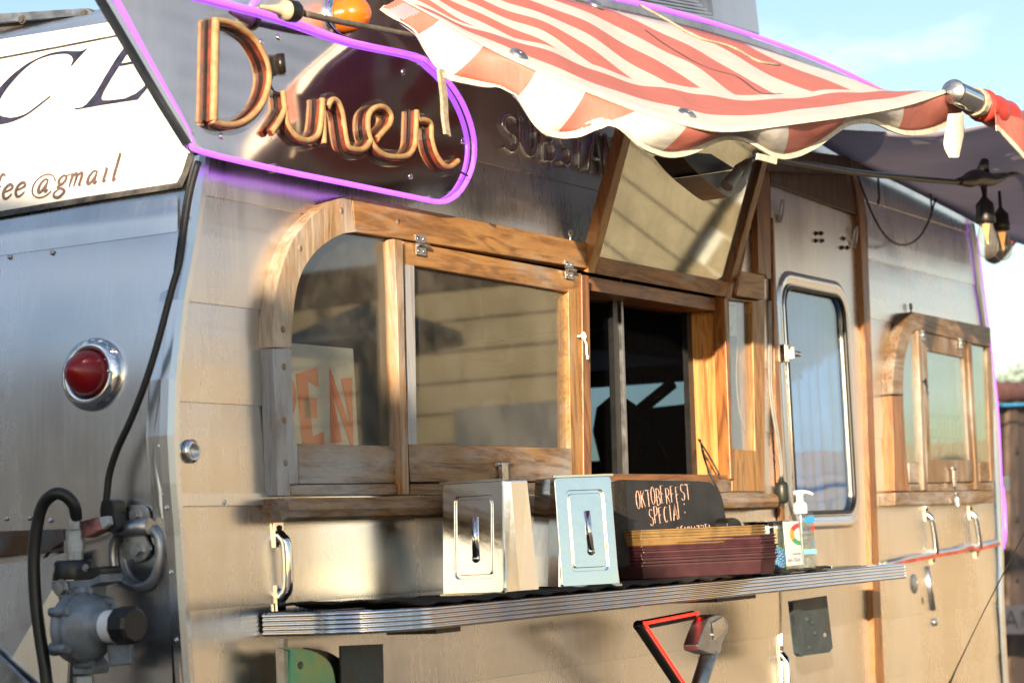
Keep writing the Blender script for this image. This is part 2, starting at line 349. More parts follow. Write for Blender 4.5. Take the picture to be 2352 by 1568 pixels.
M('dark_interior', (.004, .0035, .0035), .8, var=.3)
M('curtain', (.10, .34, .80), .85, var=.25, scale=10, stretch=(1, 1, .1))
M('card', (.80, .80, .78), .6, var=.04)
M('tyre', (.018, .018, .018), .8, var=.2, scale=30, bump=.002)

def screen_mat():
    m = bpy.data.materials.new('screen_mesh'); m.use_nodes = True; t = m.node_tree; L = t.links.new
    b = t.nodes['Principled BSDF']; b.inputs['Base Color'].default_value = (.006, .006, .007, 1); b.inputs['Roughness'].default_value = .7; b.inputs['Specular IOR Level'].default_value = 0
    tr = t.nodes.new('ShaderNodeBsdfTransparent'); ms = t.nodes.new('ShaderNodeMixShader'); ms.inputs[0].default_value = .42
    L(tr.outputs[0], ms.inputs[1]); L(b.outputs[0], ms.inputs[2]); L(ms.outputs[0], t.nodes['Material Output'].inputs[0]); MATS['screen_mesh'] = m
screen_mat()
def fabric_mat(name, mode):
    m = bpy.data.materials.new(name); m.use_nodes = True; t = m.node_tree; L = t.links.new; b = t.nodes['Principled BSDF']
    uv = t.nodes.new('ShaderNodeUVMap'); sx = t.nodes.new('ShaderNodeSeparateXYZ'); L(uv.outputs[0], sx.inputs[0])
    def math_(op, a, bb=None, c=None):
        q = t.nodes.new('ShaderNodeMath'); q.operation = op
        for i, z in enumerate((a, bb, c)):
            if z is None: continue
            if isinstance(z, (int, float)): q.inputs[i].default_value = z
            else: L(z, q.inputs[i])
        return q.outputs[0]
    u, v = sx.outputs[0], sx.outputs[1]
    st = math_('LESS_THAN', math_('FRACT', math_('MULTIPLY', u, .5)), .5)
    if mode == 'roof':
        st2 = math_('GREATER_THAN', math_('FRACT', math_('ADD', math_('MULTIPLY', u, .84), .35)), .47)
        inner = math_('LESS_THAN', v, .60)
        band = math_('MULTIPLY', math_('GREATER_THAN', v, .66), math_('LESS_THAN', v, .86))
        fac = math_('ADD', math_('MULTIPLY', st2, inner), band)
    else: fac = st
    tc = t.nodes.new('ShaderNodeTexCoord')
    n = t.nodes.new('ShaderNodeTexNoise'); n.inputs['Scale'].default_value = 6; n.inputs['Detail'].default_value = 8; L(tc.outputs['Object'], n.inputs['Vector'])
    wv = t.nodes.new('ShaderNodeTexWave'); wv.inputs['Scale'].default_value = 160; L(tc.outputs['Object'], wv.inputs['Vector'])
    red = t.nodes.new('ShaderNodeMixRGB'); red.inputs[1].default_value = (.66, .20, .16, 1); red.inputs[2].default_value = (.74, .27, .21, 1); L(n.outputs[0], red.inputs[0])
    wh = t.nodes.new('ShaderNodeMixRGB'); wh.inputs[1].default_value = (.74, .70, .63, 1); wh.inputs[2].default_value = (.88, .86, .82, 1); L(n.outputs[0], wh.inputs[0])
    mx_ = t.nodes.new('ShaderNodeMixRGB'); L(fac, mx_.inputs[0]); L(wh.outputs[0], mx_.inputs[1]); L(red.outputs[0], mx_.inputs[2])
    L(mx_.outputs[0], b.inputs['Base Color']); b.inputs['Roughness'].default_value = .55
    tr = t.nodes.new('ShaderNodeBsdfTranslucent'); L(mx_.outputs[0], tr.inputs[0])
    ms = t.nodes.new('ShaderNodeMixShader'); ms.inputs[0].default_value = .28
    L(b.outputs[0], ms.inputs[1]); L(tr.outputs[0], ms.inputs[2]); L(ms.outputs[0], t.nodes['Material Output'].inputs[0])
    bp = t.nodes.new('ShaderNodeBump'); bp.inputs['Distance'].default_value = .0012; n3 = t.nodes.new('ShaderNodeTexNoise'); n3.inputs['Scale'].default_value = 5; n3.inputs['Detail'].default_value = 3; n3.inputs['Distortion'].default_value = 1.5
    mp3 = t.nodes.new('ShaderNodeMapping'); mp3.inputs['Scale'].default_value = (1, 3, 1); L(tc.outputs['Object'], mp3.inputs[0]); L(mp3.outputs[0], n3.inputs['Vector'])
    sm = math_('ADD', math_('ADD', n.outputs[0], math_('MULTIPLY', wv.outputs[0], .12)), math_('MULTIPLY', n3.outputs[0], 5.0))
    L(sm, bp.inputs['Height']); L(bp.outputs[0], b.inputs['Normal'])
    MATS[name] = m
fabric_mat('awning_roof', 'roof'); fabric_mat('awning_valance', 'val')

# ------------------------------------------------------------------ text
def font_text(mb, s, f, n=None, shear=0.0):
    """writes s with the built-in font; f maps (u, v) of the em square to a point"""
    cu = bpy.data.curves.new('writing', 'FONT'); cu.body = s; cu.resolution_u = 3; cu.shear = shear
    o = bpy.data.objects.new('writing', cu); COL.objects.link(o)
    dg = bpy.context.evaluated_depsgraph_get(); me = o.evaluated_get(dg).to_mesh()
    vs = [f(v.co.x, v.co.y) for v in me.vertices]; fs = [tuple(p.vertices) for p in me.polygons]
    mb.add(vs, fs); o.evaluated_get(dg).to_mesh_clear(); bpy.data.objects.remove(o); bpy.data.curves.remove(cu)
def arc(cx, cy, rx, ry, a0, a1, n=10): return [(cx+rx*math.cos(math.radians(lerp(a0, a1, i/n))), cy+ry*math.sin(math.radians(lerp(a0, a1, i/n)))) for i in range(n+1)]
SF = {'O': [arc(.5, .5, .45, .5, 90, 450, 16)], 'K': [[(.1, 0), (.1, 1)], [(.9, 1), (.1, .45)], [(.35, .6), (.9, 0)]], 'T': [[(0, 1), (1, 1)], [(.5, 1), (.5, 0)]],
 'B': [[(.1, 0), (.1, 1)], [(.1, 1)]+arc(.4, .75, .42, .25, 90, -90, 8)+[(.1, .5)], [(.1, .5)]+arc(.45, .25, .45, .25, 90, -90, 8)+[(.1, 0)]],
 'E': [[(.9, 1), (.1, 1), (.1, 0), (.9, 0)], [(.1, .52), (.7, .52)]], 'F': [[(.9, 1), (.1, 1), (.1, 0)], [(.1, .52), (.7, .52)]],
 'R': [[(.1, 0), (.1, 1)]+arc(.45, .75, .42, .25, 90, -90, 8)+[(.1, .5)], [(.4, .5), (.9, 0)]], 'P': [[(.1, 0), (.1, 1)]+arc(.45, .73, .42, .27, 90, -90, 8)+[(.1, .46)]],
 'S': [arc(.5, .76, .38, .24, 30, 270, 9)+arc(.5, .26, .4, .26, 90, -150, 9)], 'C': [arc(.55, .5, .45, .5, 50, 310, 12)], 'I': [[(.5, 0), (.5, 1)]],
 'A': [[(0, 0), (.5, 1), (1, 0)], [(.2, .35), (.8, .35)]], 'L': [[(.1, 1), (.1, 0), (.85, 0)]], 'N': [[(.1, 0), (.1, 1), (.9, 0), (.9, 1)]], 'H': [[(.1, 0), (.1, 1)], [(.9, 0), (.9, 1)], [(.1, .5), (.9, .5)]],
 'Z': [[(.1, 1), (.9, 1), (.1, 0), (.9, 0)]], 'U': [[(.08, 1), (.08, .35)]+arc(.5, .35, .42, .35, 180, 360, 8)+[(.92, .35), (.92, 1)]], ':': [[(.4, .2), (.4, .28)], [(.4, .7), (.4, .78)]], 'V': [[(0, 1), (.5, 0), (1, 1)]],
 'Y': [[(0, 1), (.5, .5), (1, 1)], [(.5, .5), (.5, 0)]], 'M': [[(.05, 0), (.1, 1), (.5, .3), (.9, 1), (.95, 0)]], 'G': [arc(.55, .5, .45, .5, 50, 320, 12)+[(.9, .45), (.6, .45)]], 'W': [[(0, 1), (.25, 0), (.5, .8), (.75, 0), (1, 1)]]}
def stroke_text(mb, s, f, adv=1.25, jit=0.0, **kw):
    """stroke lettering; f(u, v) maps column/height to a point"""
    for i, ch in enumerate(s):
        if ch == ' ': continue
        dx, dy, sc_ = random.uniform(-jit, jit), random.uniform(-jit, jit), 1+random.uniform(-jit, jit)
        for st in SF[ch]:
            pts = [f(i*adv+dx+a, dy+b*sc_) for a, b in st]
            if 'rad' in kw: mb.tube(pts, kw['rad'], kw.get('n', 6))
            else: mb.ribbon(pts, kw['nrm'], kw['wid'], kw['dep'])
def quad(p00, p10, p01, p11, W=1.0, H=1.0):
    """bilinear map: u 0..W, v 0..H (v up) between bottom-left, bottom-right, top-left, top-right points"""
    return lambda u, v: (p00*(1-u/W)*(1-v/H)+p10*(u/W)*(1-v/H)+p01*(1-u/W)*(v/H)+p11*(u/W)*(v/H))

# ================================================================== SETTING
g = MB(); g.face([V((-60, -60, 0)), V((900, -60, 0)), V((900, 900, 0)), V((-60, 900, 0))])
M('gravel', (.20, .17, .14), .9, var=.3, scale=5, bump=.02)
tag(g.build('ground', 'gravel'), kind='structure')

# ================================================================== TRAILER
TR = thing('food_trailer', 'vintage polished aluminium food trailer with wood framed serving windows', 'trailer', (0, 0, 0))
sil = [(V((prof(z), 0, z))) for z in (.45, 1.0, 1.45, 1.55, 1.65, 1.75, 1.85, 1.95, 2.03, 2.12)]
sil += [V(p) for p in ((.235, 0, 2.2), (.31, 0, 2.265), (.43, 0, 2.32), (.62, 0, 2.375), (.9, 0, 2.425), (1.46, 0, 2.475), (2.0, 0, 2.52), (2.6, 0, 2.55), (3.2, 0, 2.55),
        (3.6, 0, 2.52), (3.85, 0, 2.46), (4.0, 0, 2.36), (4.07, 0, 2.2), (4.1, 0, 2.04), (4.15, 0, 1.8), (4.17, 0, 1.58), (4.14, 0, 1.2), (4.11, 0, 1.0), (4.1, 0, .45))]
HA = [(640, 640), (700, 560), (790, 505), (1740, 665), (1748, 1125), (640, 1125)]        # service window
HB = [(1772, 395), (1950, 425), (1990, 500), (1998, 830), (2010, 1300), (2028, 1620), (2034, 1900), (1800, 1960), (1796, 1568), (1790, 1000)]
HC = [(2045, 800), (2070, 745), (2100, 725), (2270, 760), (2277, 1140), (2045, 1140)]
def holeY(h): return [P(a, b, 0) for a, b in h]
side = MB(); side.face(sil, [holeY(HA), holeY(HB), holeY(HC)])
so_ = side.build('side_wall', 'skin', TR)
# lap seams: every sheet stands proud at its lower edge
me = so_.data; bm = bmesh.new(); bm.from_mesh(me)
SE = [.68, .873, 1.036, 1.21, 1.372, 1.536, 1.696, 1.872, 2.042, 2.208, 2.36]
for z in SE:
    for dz in (-.0007, 0, .02, .06, .11):
        bmesh.ops.bisect_plane(bm, geom=bm.verts[:]+bm.edges[:]+bm.faces[:], plane_co=(0, 0, z+dz), plane_no=(0, 0, 1))
for v in bm.verts:
    k = max([i for i, z in enumerate(SE) if z <= v.co.z+1e-5], default=None)
    if k is None: continue
    h = (SE[k+1] if k+1 < len(SE) else 2.53)-SE[k]; t = min(1, (v.co.z-SE[k])/h)
    v.co.y -= .0024*(1-t)**1.6+.0016*math.sin(math.pi*t)
bm.to_mesh(me); bm.free()
for p in me.polygons: p.use_smooth = False
# rear wall (the end that faces left), roof, far wall, front wall
W_ = 1.78
rows = [[V((p.x, y, p.z)) for y in (0.012, .3, .6, .9, 1.2, 1.5, W_)] for p in sil[:13]]
rw = MB(); rw.grid(rows, True); rw.build('rear_wall', 'skin_rear', TR)
rf = MB(); rf.grid([[V((p.x, y, p.z)) for y in (0, .6, 1.2, W_)] for p in sil[12:24]], True); rf.build('roof', 'skin_rear', TR)
fw = MB()
wh = [PX(a, b, 4.13) for a, b in ((1330, 893), (1600, 874), (1600, 924), (1440, 942), (1415, 1000), (1412, 1095), (1330, 1095))]
fr_ = [V((4.13, 0.012, 2.2)), V((4.13, W_, 2.2)), V((4.13, W_, .45)), V((4.13, .012, .45))]
fw.face(fr_, [wh]); fwo = fw.build('front_wall', 'skin_rear', TR); m = MB(); q_ = [PX(a, b, 4.10) for a, b in ((1300, 850), (1640, 850), (1640, 1110), (1300, 1110))]; m.prism(q_, V((.004, 0, 0))); m.build('far_pane', 'tinted_pane', fwo)
fa = MB(); fa.face([p+V((0, W_, 0)) for p in sil]); fa.build('far_wall', 'skin_rear', TR)
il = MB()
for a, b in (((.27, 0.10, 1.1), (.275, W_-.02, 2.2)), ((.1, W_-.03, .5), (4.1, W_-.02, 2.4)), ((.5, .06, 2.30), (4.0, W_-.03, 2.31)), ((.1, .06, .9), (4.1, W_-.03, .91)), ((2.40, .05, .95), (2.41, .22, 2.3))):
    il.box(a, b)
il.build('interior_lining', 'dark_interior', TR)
M('dim_box', (.12, .07, .05), .7, var=.3); M('dim_steel', (.25, .25, .25), .4, .6)
m = MB(); m.box((2.9, .9, 1.86), (3.9, 1.3, 1.88)); m.box((2.9, .9, 1.38), (3.9, 1.3, 1.40)); m.build('kitchen_shelf', 'dim_steel', TR)
for k_i, (bx_, bw_, bh_) in enumerate(((3.0, .12, .16), (3.2, .09, .1), (3.38, .14, .13), (3.62, .1, .18))):
    m = MB(); m.lathe((bx_, 1.0, 1.882 if k_i % 2 else 1.402), (0, 0, 1), [(.001, 0), (bw_/2, 0), (bw_/2, bh_*.8), (bw_/3, bh_), (.001, bh_)], 20); m.build('kitchen_jar', 'dim_box', TR)
bl = MB(); bl.box((2.5, .14, 1.85), (2.51, .9, 2.2)); bl.tube([PX(1440, 965, 3.2), PX(1545, 880, 3.2)], .018); bl.tube([PX(1470, 935, 3.2), PX(1560, 1100, 3.2)], .012)
bl.lathe(PX(1420, 1010, 3.1), (0, 0, 1), [(.02, .13), (.06, .1), (.075, .03), (.06, -.05), (.05, -.16), (.09, -.2), (.01, -.2)], 16)
bl.build('kitchen_lamp_arm', 'black_paint', TR)
for x in (.95, 3.2):
    for y in (0.12, W_-.12):
        wl = MB(); wl.lathe((x, y-.09, .33), (0, 1, 0), [(.2, 0), (.3, 0), (.33, .03), (.33, .15), (.3, .18), (.2, .18)], 32)
        t_ = wl.build('wheel', 'tyre', TR); ri = MB(); ri.lathe((x, y-.07, .33), (0, 1, 0), [(.001, 0), (.07, 0), (.1, .03), (.19, .02), (.2, 0)], 24); ri.build('rim', 'steel', t_)
ch = MB(); ch.box((.1, .05, .36), (4.0, W_-.05, .46)); ch.build('chassis', 'rust_steel', TR)

# corner angle between side and rear wall
def sidept(px, py, y=-.006): return P(px, py, y)
ce = [(P(x, y, 0)) for x, y in ((462, 360), (436, 560), (412, 690), (392, 870), (388, 1000), (394, 1110), (404, 1230), (414, 1400), (426, 1568), (432, 1700))]
ce = [V((p.x, 0, p.z)) for p in ce]
tm = MB(); rows = []
for i, p in enumerate(ce):
    wob = .003*math.sin(i*2.1)
    rows.append([p+V((-.004, .040+wob, 0)), p+V((-.009, .034, 0)), p+V((-.010, .012, 0)), p+V((-.014, .008, 0)), p+V((-.014, -.008, 0)), p+V((-.004, -.013, 0)), p+V((.010, -.011, 0)), p+V((.013, -.005, 0))])
tm.grid(rows, False); co = tm.build('corner_trim', 'trim', TR)
for a, b in ((457, 378), (432, 495), (411, 625), (390, 752), (376, 890), (368, 1020), (376, 1130), (384, 1162), (394, 1310), (406, 1465)):
    q = PX(a, b+3, min(ce, key=lambda c: abs(c.z-P(a, b, 0).z)).x-.010); m = MB(); m.screw(q, (-1, -.1, 0), .0042, .003); m.build('screw', 'chrome', co)
# crumpled edge flange where the rear skin meets the angle
fl = MB(); q0 = [PE(x, y, .006) for x, y in ((366, 900), (352, 985), (345, 1060), (356, 1130), (372, 1190))]; q1 = [PE(x, y, .012) for x, y in ((380, 900), (366, 985), (364, 1060), (372, 1130), (376, 1190))]
fl.grid([q0, [lerp(a, b, .5)+V((-.006, 0, 0)) for a, b in zip(q0, q1)], q1], True); fl.build('torn_edge', 'trim', TR)

# rear wall: lettered panel
bp = MB(); pts = [PE(x, y, .004) for x, y in ((-60, 172), (-60, 106), (100, 84), (270, 45), (300, 90), (360, 190), (438, 352), (416, 424), (200, 462), (-60, 503))]
bo = bp
rows = []
for i in range(15):
    t = i/14; a = (-80, lerp(104, 503, t)); b = (lerp(250, 437, min(1, t/.78)) if t < .78 else lerp(437, 415, (t-.78)/.22), lerp(52, 350, t/.78) if t < .78 else lerp(350, 427, (t-.78)/.22))
    rows.append([PE(lerp(a[0], b[0], k/8), lerp(a[1], b[1], k/8), .004) for k in range(9)])
bp.grid(rows, True); ban = bp.build('lettered_panel', 'panel_white', TR)
def ebar(mb, pts, off=.006, k=4):
    pts2 = []
    for a, b in zip(pts, pts[1:]): pts2 += [(lerp(a[0], b[0], i/k), lerp(a[1], b[1], i/k)) for i in range(k)]
    pts2.append(pts[-1]); return [PE(x, y, off) for x, y in pts2]
def eface(mb, outline, off=.0062, cols=8):
    """flat lettering outline laid on the sloping panel, cut fine enough to follow it"""
    c = bmesh.new(); vs = [c.verts.new((x, y, 0)) for x, y in outline]
    for tr in tessellate_polygon([[V((x, y, 0)) for x, y in outline]]):
        try: c.faces.new([vs[k] for k in tr])
        except ValueError: pass
    for yy in range(40, 520, 14): bmesh.ops.bisect_plane(c, geom=c.verts[:]+c.edges[:]+c.faces[:], plane_co=(0, yy, 0), plane_no=(0, 1, 0))
    idx = {v: i for i, v in enumerate(c.verts)}
    mb.add([PE(v.co.x, v.co.y, off) for v in c.verts], [tuple(idx[v] for v in f.verts) for f in c.faces]); c.free()
ink = MB()
k_ = lambda pts: [(x*.33394, y*.33394) for x, y in pts]
eface(ink, k_([(-240, 432), (0, 393), (400, 318), (815, 237), (822, 247), (400, 330), (0, 405), (-240, 445)]))
M('line_ink', (.10, .095, .09), .5, var=.4, scale=40); ink.build('border_line', 'line_ink', ban); ink = MB()
eface(ink, k_([(-240, 1492), (0, 1452), (600, 1350), (1215, 1256), (1250, 1190), (1295, 1050), (1337, 1065), (1290, 1200), (1250, 1290), (600, 1390), (0, 1492), (-240, 1532)]))
ink.build('border_line', 'line_ink', ban)
cc = MB()
eface(cc, k_(cm2([(608, 326), (560, 350), (500, 352), (430, 352), (330, 372), (200, 430), (90, 510), (0, 600), (-90, 700), (-130, 760), (-120, 830), (-60, 860), (20, 852), (100, 830), (200, 780), (348, 664)], 4) + cm2([(340, 660), (250, 730), (170, 785), (90, 808), (40, 805), (0, 790), (-10, 740), (0, 680), (60, 590), (150, 490), (240, 420), (330, 385), (400, 372), (450, 370), (480, 380), (497, 400), (500, 420), (486, 450), (495, 448), (545, 390)], 4)))
cc.build('letter', 'ink', ban)
cc = MB()
eface(cc, k_([(512, 745), (562, 738), (592, 718), (650, 650), (720, 530), (800, 400), (850, 332), (905, 262), (1000, 240), (985, 262), (925, 300), (880, 360), (830, 436), (760, 545), (712, 630), (695, 672), (706, 690), (760, 690), (860, 676), (930, 645), (985, 600), (1045, 535), (1050, 545), (1000, 620), (945, 685), (830, 702), (700, 722), (515, 755)]))
eface(cc, k_([(828, 438), (1000, 405), (1000, 420), (820, 456)])); cc.build('letter', 'ink', ban)
tx = MB()
A_ = PE  # small italic address line, written along the panel
def addr(u, v, x0=-24.0, s=57.0):
    x = x0+u*s; y = 466-(x)*.168-v*s*1.08+0
    return PE(x+v*s*.20-0, y, .0062)
for ch, x0, wd, bd in (('f', -30, 26, 0), ('e', 2, 26, 0), ('e', 28, 26, 0), ('g', 121, 30, 0), ('m', 152, 40, 0), ('a', 206, 26, 0), ('i', 233, 14, 0), ('l', 250, 14, 0)):
    pass
def glyph(strokes, x0, s=27.0, w=2.6):
    for st in strokes:
        pts = cm2(st[0], 5) if len(st[0]) > 2 else st[0]; ww = st[1]
        pp = [PE(x0+a*s+b*s*.28, 458-.172*(x0+a*s)-b*s*1.15, .0064) for a, b in pts]
        n_ = len(pp); tx.ribbon(pp, (-1, 0, .35), [w*.0015*lerp(.55, 1.5, math.sin(math.pi*i/(n_-1)) if ww else .25) for i in range(n_)], .0004)
g_e = [([(.05, .5), (.4, .55), (.75, .72), (.65, .95), (.4, 1), (.12, .75), (.08, .35), (.3, 0), (.6, .05), (.85, .3)], 1)]
g_f = [([(.9, 1.75), (.7, 1.9), (.5, 1.6), (.4, 0)], 1), ([(.15, 1), (.75, 1)], 0)]
g_a = [([(.75, 1), (.4, 1), (.1, .6), (.12, .1), (.35, .05), (.65, .5), (.78, 1)], 1), ([(.78, 1), (.7, .3), (.78, 0), (1, .15)], 1)]
g_g = [([(.8, .9), (.45, 1), (.15, .7), (.3, .35), (.6, .45), (.75, .8), (.5, 1)], 1), ([(.3, .35), (.15, .15), (.6, 0), (.85, -.25), (.5, -.6), (.05, -.5), (.0, -.2), (.3, .0)], 1), ([(.75, .95), (1.05, 1.05)], 1)]
g_m = [([(.05, 1), (.15, .9), (.1, 0)], 1), ([(.12, .7), (.4, 1), (.55, .8), (.5, 0)], 1), ([(.53, .7), (.85, 1), (1.0, .8), (.95, .1), (1.1, .05)], 1)]
g_i = [([(.1, 1), (.25, .9), (.2, .05), (.4, .1)], 1), ([(.3, 1.45), (.36, 1.52)], 1)]; g_l = [([(.2, 1.9), (.3, 1.8), (.22, .05), (.45, .1)], 1)]
for gl, x0 in ((g_f, -26), (g_e, 2), (g_e, 31), (g_a, 84), (g_g, 126), (g_m, 155), (g_a, 197), (g_i, 231), (g_l, 253)): glyph(gl, x0, 27 if gl is not g_a else 25)
glyph([([(.5+1.02*math.cos(t), .5+.92*math.sin(t)) for t in [-.6-i*.34 for i in range(0, 17)]], 0)], 84, 25, 2.2)
tx.build('address_lettering', 'ink_brown', ban)
# doubler strip and seam below the panel
ds = MB(); n_ = 10
ds.grid([[PE(lerp(-80, 408, k/n_), lerp(lerp(520, 448, k/n_), lerp(598, 532, k/n_), r)+0, .0035 if r < .95 else .0) for k in range(n_+1)] for r in (0, .33, .66, .97, 1.0)], True)
ds.build('doubler_strip', 'skin_rear', TR)
for a, b in ((15, 1190), (68, 1189), (116, 1194), (22, 590), (120, 580)):
    m = MB(); m.screw(PE(a, b, .001), (-1, 0, .05), .0045, .003); m.build('rivet', 'steel', TR)
cb = MB(); cb.prism([PE(-80, 1222, .002), PE(165, 1214, .002), PE(175, 1262, .002), PE(60, 1272, .002), PE(-80, 1288, .002)], V((-.022, 0, 0))); cb.build('rear_channel', 'rust_steel', TR)
gp = MB(); gp.prism([PE(-80, 1305, .02), PE(90, 1285, .02), PE(180, 1262, .02), PE(150, 1700, .03), PE(-80, 1700, .05)], V((-.006, 0, 0))); gp.build('gusset_plate', 'skin_rear', TR)
ga = MB(); ga.prism([PE(-80, 1440, .05), PE(0, 1500, .05), PE(70, 1568, .05), PE(110, 1700, .05), PE(-80, 1700, .05)], V((-.01, 0, 0))); ga.build('cylinder_cover', 'zinc', TR)

# tail light
def tail():
    k = .80; c = PE(216, 860); ax = V((-1, -.02, .10)).normalized()
    t = MB(); t.lathe(c, ax, [(r_1*k, h_1*k) for r_1, h_1 in [(.074, 0), (.074, .006), (.071, .014), (.060, .022), (.050, .022), (.047, .004), (.001, .004)]], 48)
    o = t.build('tail_light', 'chrome', TR)
    l = MB(); l.lathe(c+ax*.004, ax, [(r_1*k, h_1*k) for r_1, h_1 in [(.046, 0), (.045, .02), (.040, .036), (.029, .052), (.015, .066), (.005, .072), (.0005, .073)]], 48); l.build('lens', 'red_lens', o)
    for d in (V((0, .045, 0)), V((0, -.045, 0))):
        s = MB(); s.screw(c+d+ax*.017, ax, .0035, .002); s.build('screw', 'chrome', o)
tail()
# round marker lamp on the side, amber lamp above the sign
mk = MB(); c = P(437, 1036, -.004); mk.lathe(c, (0, -1, 0), [(.019, 0), (.019, .004), (.015, .008), (.011, .008), (.010, .004), (.001, .004)], 32); mo = mk.build('marker_lamp', 'chrome', TR)
l = MB(); l.lathe(c, (0, -1, 0), [(.010, .004), (.010, .012), (.006, .016), (.0005, .017)], 20); l.build('lens', 'clear_plastic', mo)
am = MB(); c = P(772, 40, 0); ax = V((0, -1, 0)); am.lathe(c, ax, [(.042, 0), (.043, .008), (.036, .016), (.033, .016), (.032, .003), (.001, .003)], 40); ao = am.build('amber_lamp', 'chrome', TR)
l = MB(); l.lathe(c+ax*.004, ax, [(.031, 0), (.033, .022), (.031, .04), (.024, .056), (.012, .064), (.0005, .065)], 40); l.build('lens', 'amber_lens', ao)

# D ring on the rear corner
dr = MB(); c = PE(315, 1262); fx = lambda a, b, o=.004: PE(a, b, o)
dr.prism([fx(*q) for q in cm2([(268, 1205), (285, 1200), (290, 1170), (305, 1160), (335, 1162), (345, 1180), (348, 1200), (336, 1215), (342, 1240), (350, 1262), (335, 1285), (310, 1290), (290, 1280), (285, 1255), (290, 1235), (270, 1225)], 3, True)], V((-.006, 0, 0)))
do = dr.build('tie_down_plate', 'steel', TR, bevel=.002)
r_ = MB(); r_.tube([fx(a, b, .010) for a, b in cm2([(276, 1222), (263, 1240), (259, 1275), (265, 1310), (285, 1338), (318, 1350), (348, 1335), (362, 1305), (367, 1265), (362, 1230), (345, 1212), (325, 1208), (298, 1212)], 5, True)], .0075, 12, closed=True)
r_.build('ring', 'zinc', do, smooth_all=True)
s = MB(); s.hexb(fx(311, 1183, .01), (-1, 0, 0), .008, .007); s.hexb(fx(316, 1262, .01), (-1, 0, 0), .009, .008); s.tube([fx(268, 1215, .018), fx(345, 1208, .018)], .013, 12); s.build('bolt', 'zinc', do)

# belt rail and its rivets
bl = MB(); bl.box((.0, -.0085, 1.372), (.262, .0, 1.391)); bl.screw(P(515, 1153, -.0085), (0, -1, 0), .004, .003); bl.build('belt_rail', 'trim', TR)
rr = MB(); q = [P(a, b, -.012) for a, b in ((2035, 1296), (2075, 1284), (2140, 1272), (2200, 1262), (2225, 1252), (2235, 1258), (2290, 1244))]
rr.tube(q, .0085, 8); br_ = rr.build('bent_belt_rail', 'trim', TR)
rr = MB(); rr.ribbon([p+V((0, -.006, -.006)) for p in q], (0, -1, 0), .010, .004); rr.build('rail_insert', 'coral', br_)

# grab handles
def handle(x0, y0, x1, y1, lab='grab_handle'):
    a, b = P(x0, y0, 0), P(x1, y1, 0); L_ = (a-b).length; d = (b-a).normalized()
    m = MB()
    for q in (a, b):
        e = q; sgn = 1 if q is a else -1
        m.prism([e+V((-.012, -.002, .012*sgn)), e+V((.012, -.002, .012*sgn)), e+V((.012, -.002, -.03*sgn)), e+V((-.012, -.002, -.03*sgn))], V((0, -.004, 0)))
    k1 = L_*.12; k2 = L_*.2
    pts = [a+d*k1*.6+V((0, -.005, 0)), a+d*k1+V((0, -.011, 0)), a+d*k2+V((0, -.018, 0)), a+d*(L_/2)+V((0, -.020, 0)), b-d*k2+V((0, -.018, 0)), b-d*k1+V((0, -.011, 0)), b-d*k1*.6+V((0, -.005, 0))]
    m.tube(catmull(pts, 5), .0095, 12)
    o = m.build(lab, 'chrome', TR)
    for e_ in (a+V((0, -.006, .002)), b+V((0, -.006, -.002))):
        s = MB(); s.screw(e_, (0, -1, 0), .005, .004); s.build('screw', 'dark_steel', o)
handle(635, 1215, 640, 1385); handle(2124, 1172, 2140, 1285); handle(2226, 1170, 2240, 1272); handle(1790, 1490, 1796, 1640)
pm = MB()
pm.tube([P(2130, 1300, -.004), P(2143, 1400, -.004)], [.006, .009]); pm.lathe(P(2147, 1428, -.004), (0, -1, 0), [(.012, 0), (.009, .006), (.001, .008)], 12); pm.build('patch_rivet', 'trim', TR)

# dented sealed holes
sh = MB(); sh.lathe(P(2100, 1340, -.0035), (0, -1, 0), [(.028, 0), (.026, .002), (.001, .0025)], 20); sh.lathe(P(2120, 1378, -.0035), (0, -1, 0), [(.011, 0), (.001, .002)], 6); sh.build('sealed_hole', 'zinc', TR)

# ------------------------------------------------------------------ main serving window frame
def part(name, px, y0, y1, mat, par, bevel=.0022, holes=()):
    m = MB(); m.ppr(px, y0, y1, holes); return m.build(name, mat, par, bevel=bevel)
FY = -.030
mw = part('window_frame', cm2([(627, 797), (627, 736), (635, 671), (648, 613), (670, 558), (696, 520), (732, 484), (764, 462), (806, 449)], 3)+cm2([(814, 533), (786, 537), (757, 552), (732, 571), (712, 594), (693, 626), (680, 671), (672, 736), (670, 797)], 3), FY, -.001, 'arch_wood', TR)
part('stile', [(628, 800), (670, 801), (676, 1018), (684, 1019), (686, 1112), (667, 1112), (668, 1139), (640, 1139)], FY, -.001, 'worn_z', mw)
part('top_rail', [(809, 449), (1358, 560), (1757, 632), (1757, 689), (1690, 679), (1352, 617), (926, 549), (816, 533)], FY, 0, 'wood_x', mw)
part('mullion', [(905, 548), (925, 552), (931, 800), (941, 1136), (926, 1136), (920, 1000), (912, 700)], -.036, -.010, 'wood_z', mw)
part('bottom_rail', [(684, 1018), (918, 1024), (922, 1108), (687, 1111)], -.022, .01, 'worn_x', mw)
part('lower_strip', [(669, 1113), (924, 1110), (925, 1136), (669, 1138)], -.026, 0, 'worn_x', mw)
part('lower_strip', [(943, 1111), (1335, 1107), (1358, 1107), (1358, 1131), (943, 1136)], -.026, 0, 'worn_x', mw)
m = MB(); a, b = P(627, 1143, -.05), P(1757, 1131, -.05); z1, z0 = a.z, a.z-.038
prf_ = [(-.0, z1), (-.05, z1), (-.058, z1-.008), (-.060, z1-.02), (-.056, z1-.032), (-.045, z0), (0, z0)]
m.grid([[V((x, y, z)) for y, z in prf_] for x in (a.x+.03, (a.x+b.x)/2, b.x+.06)], False)
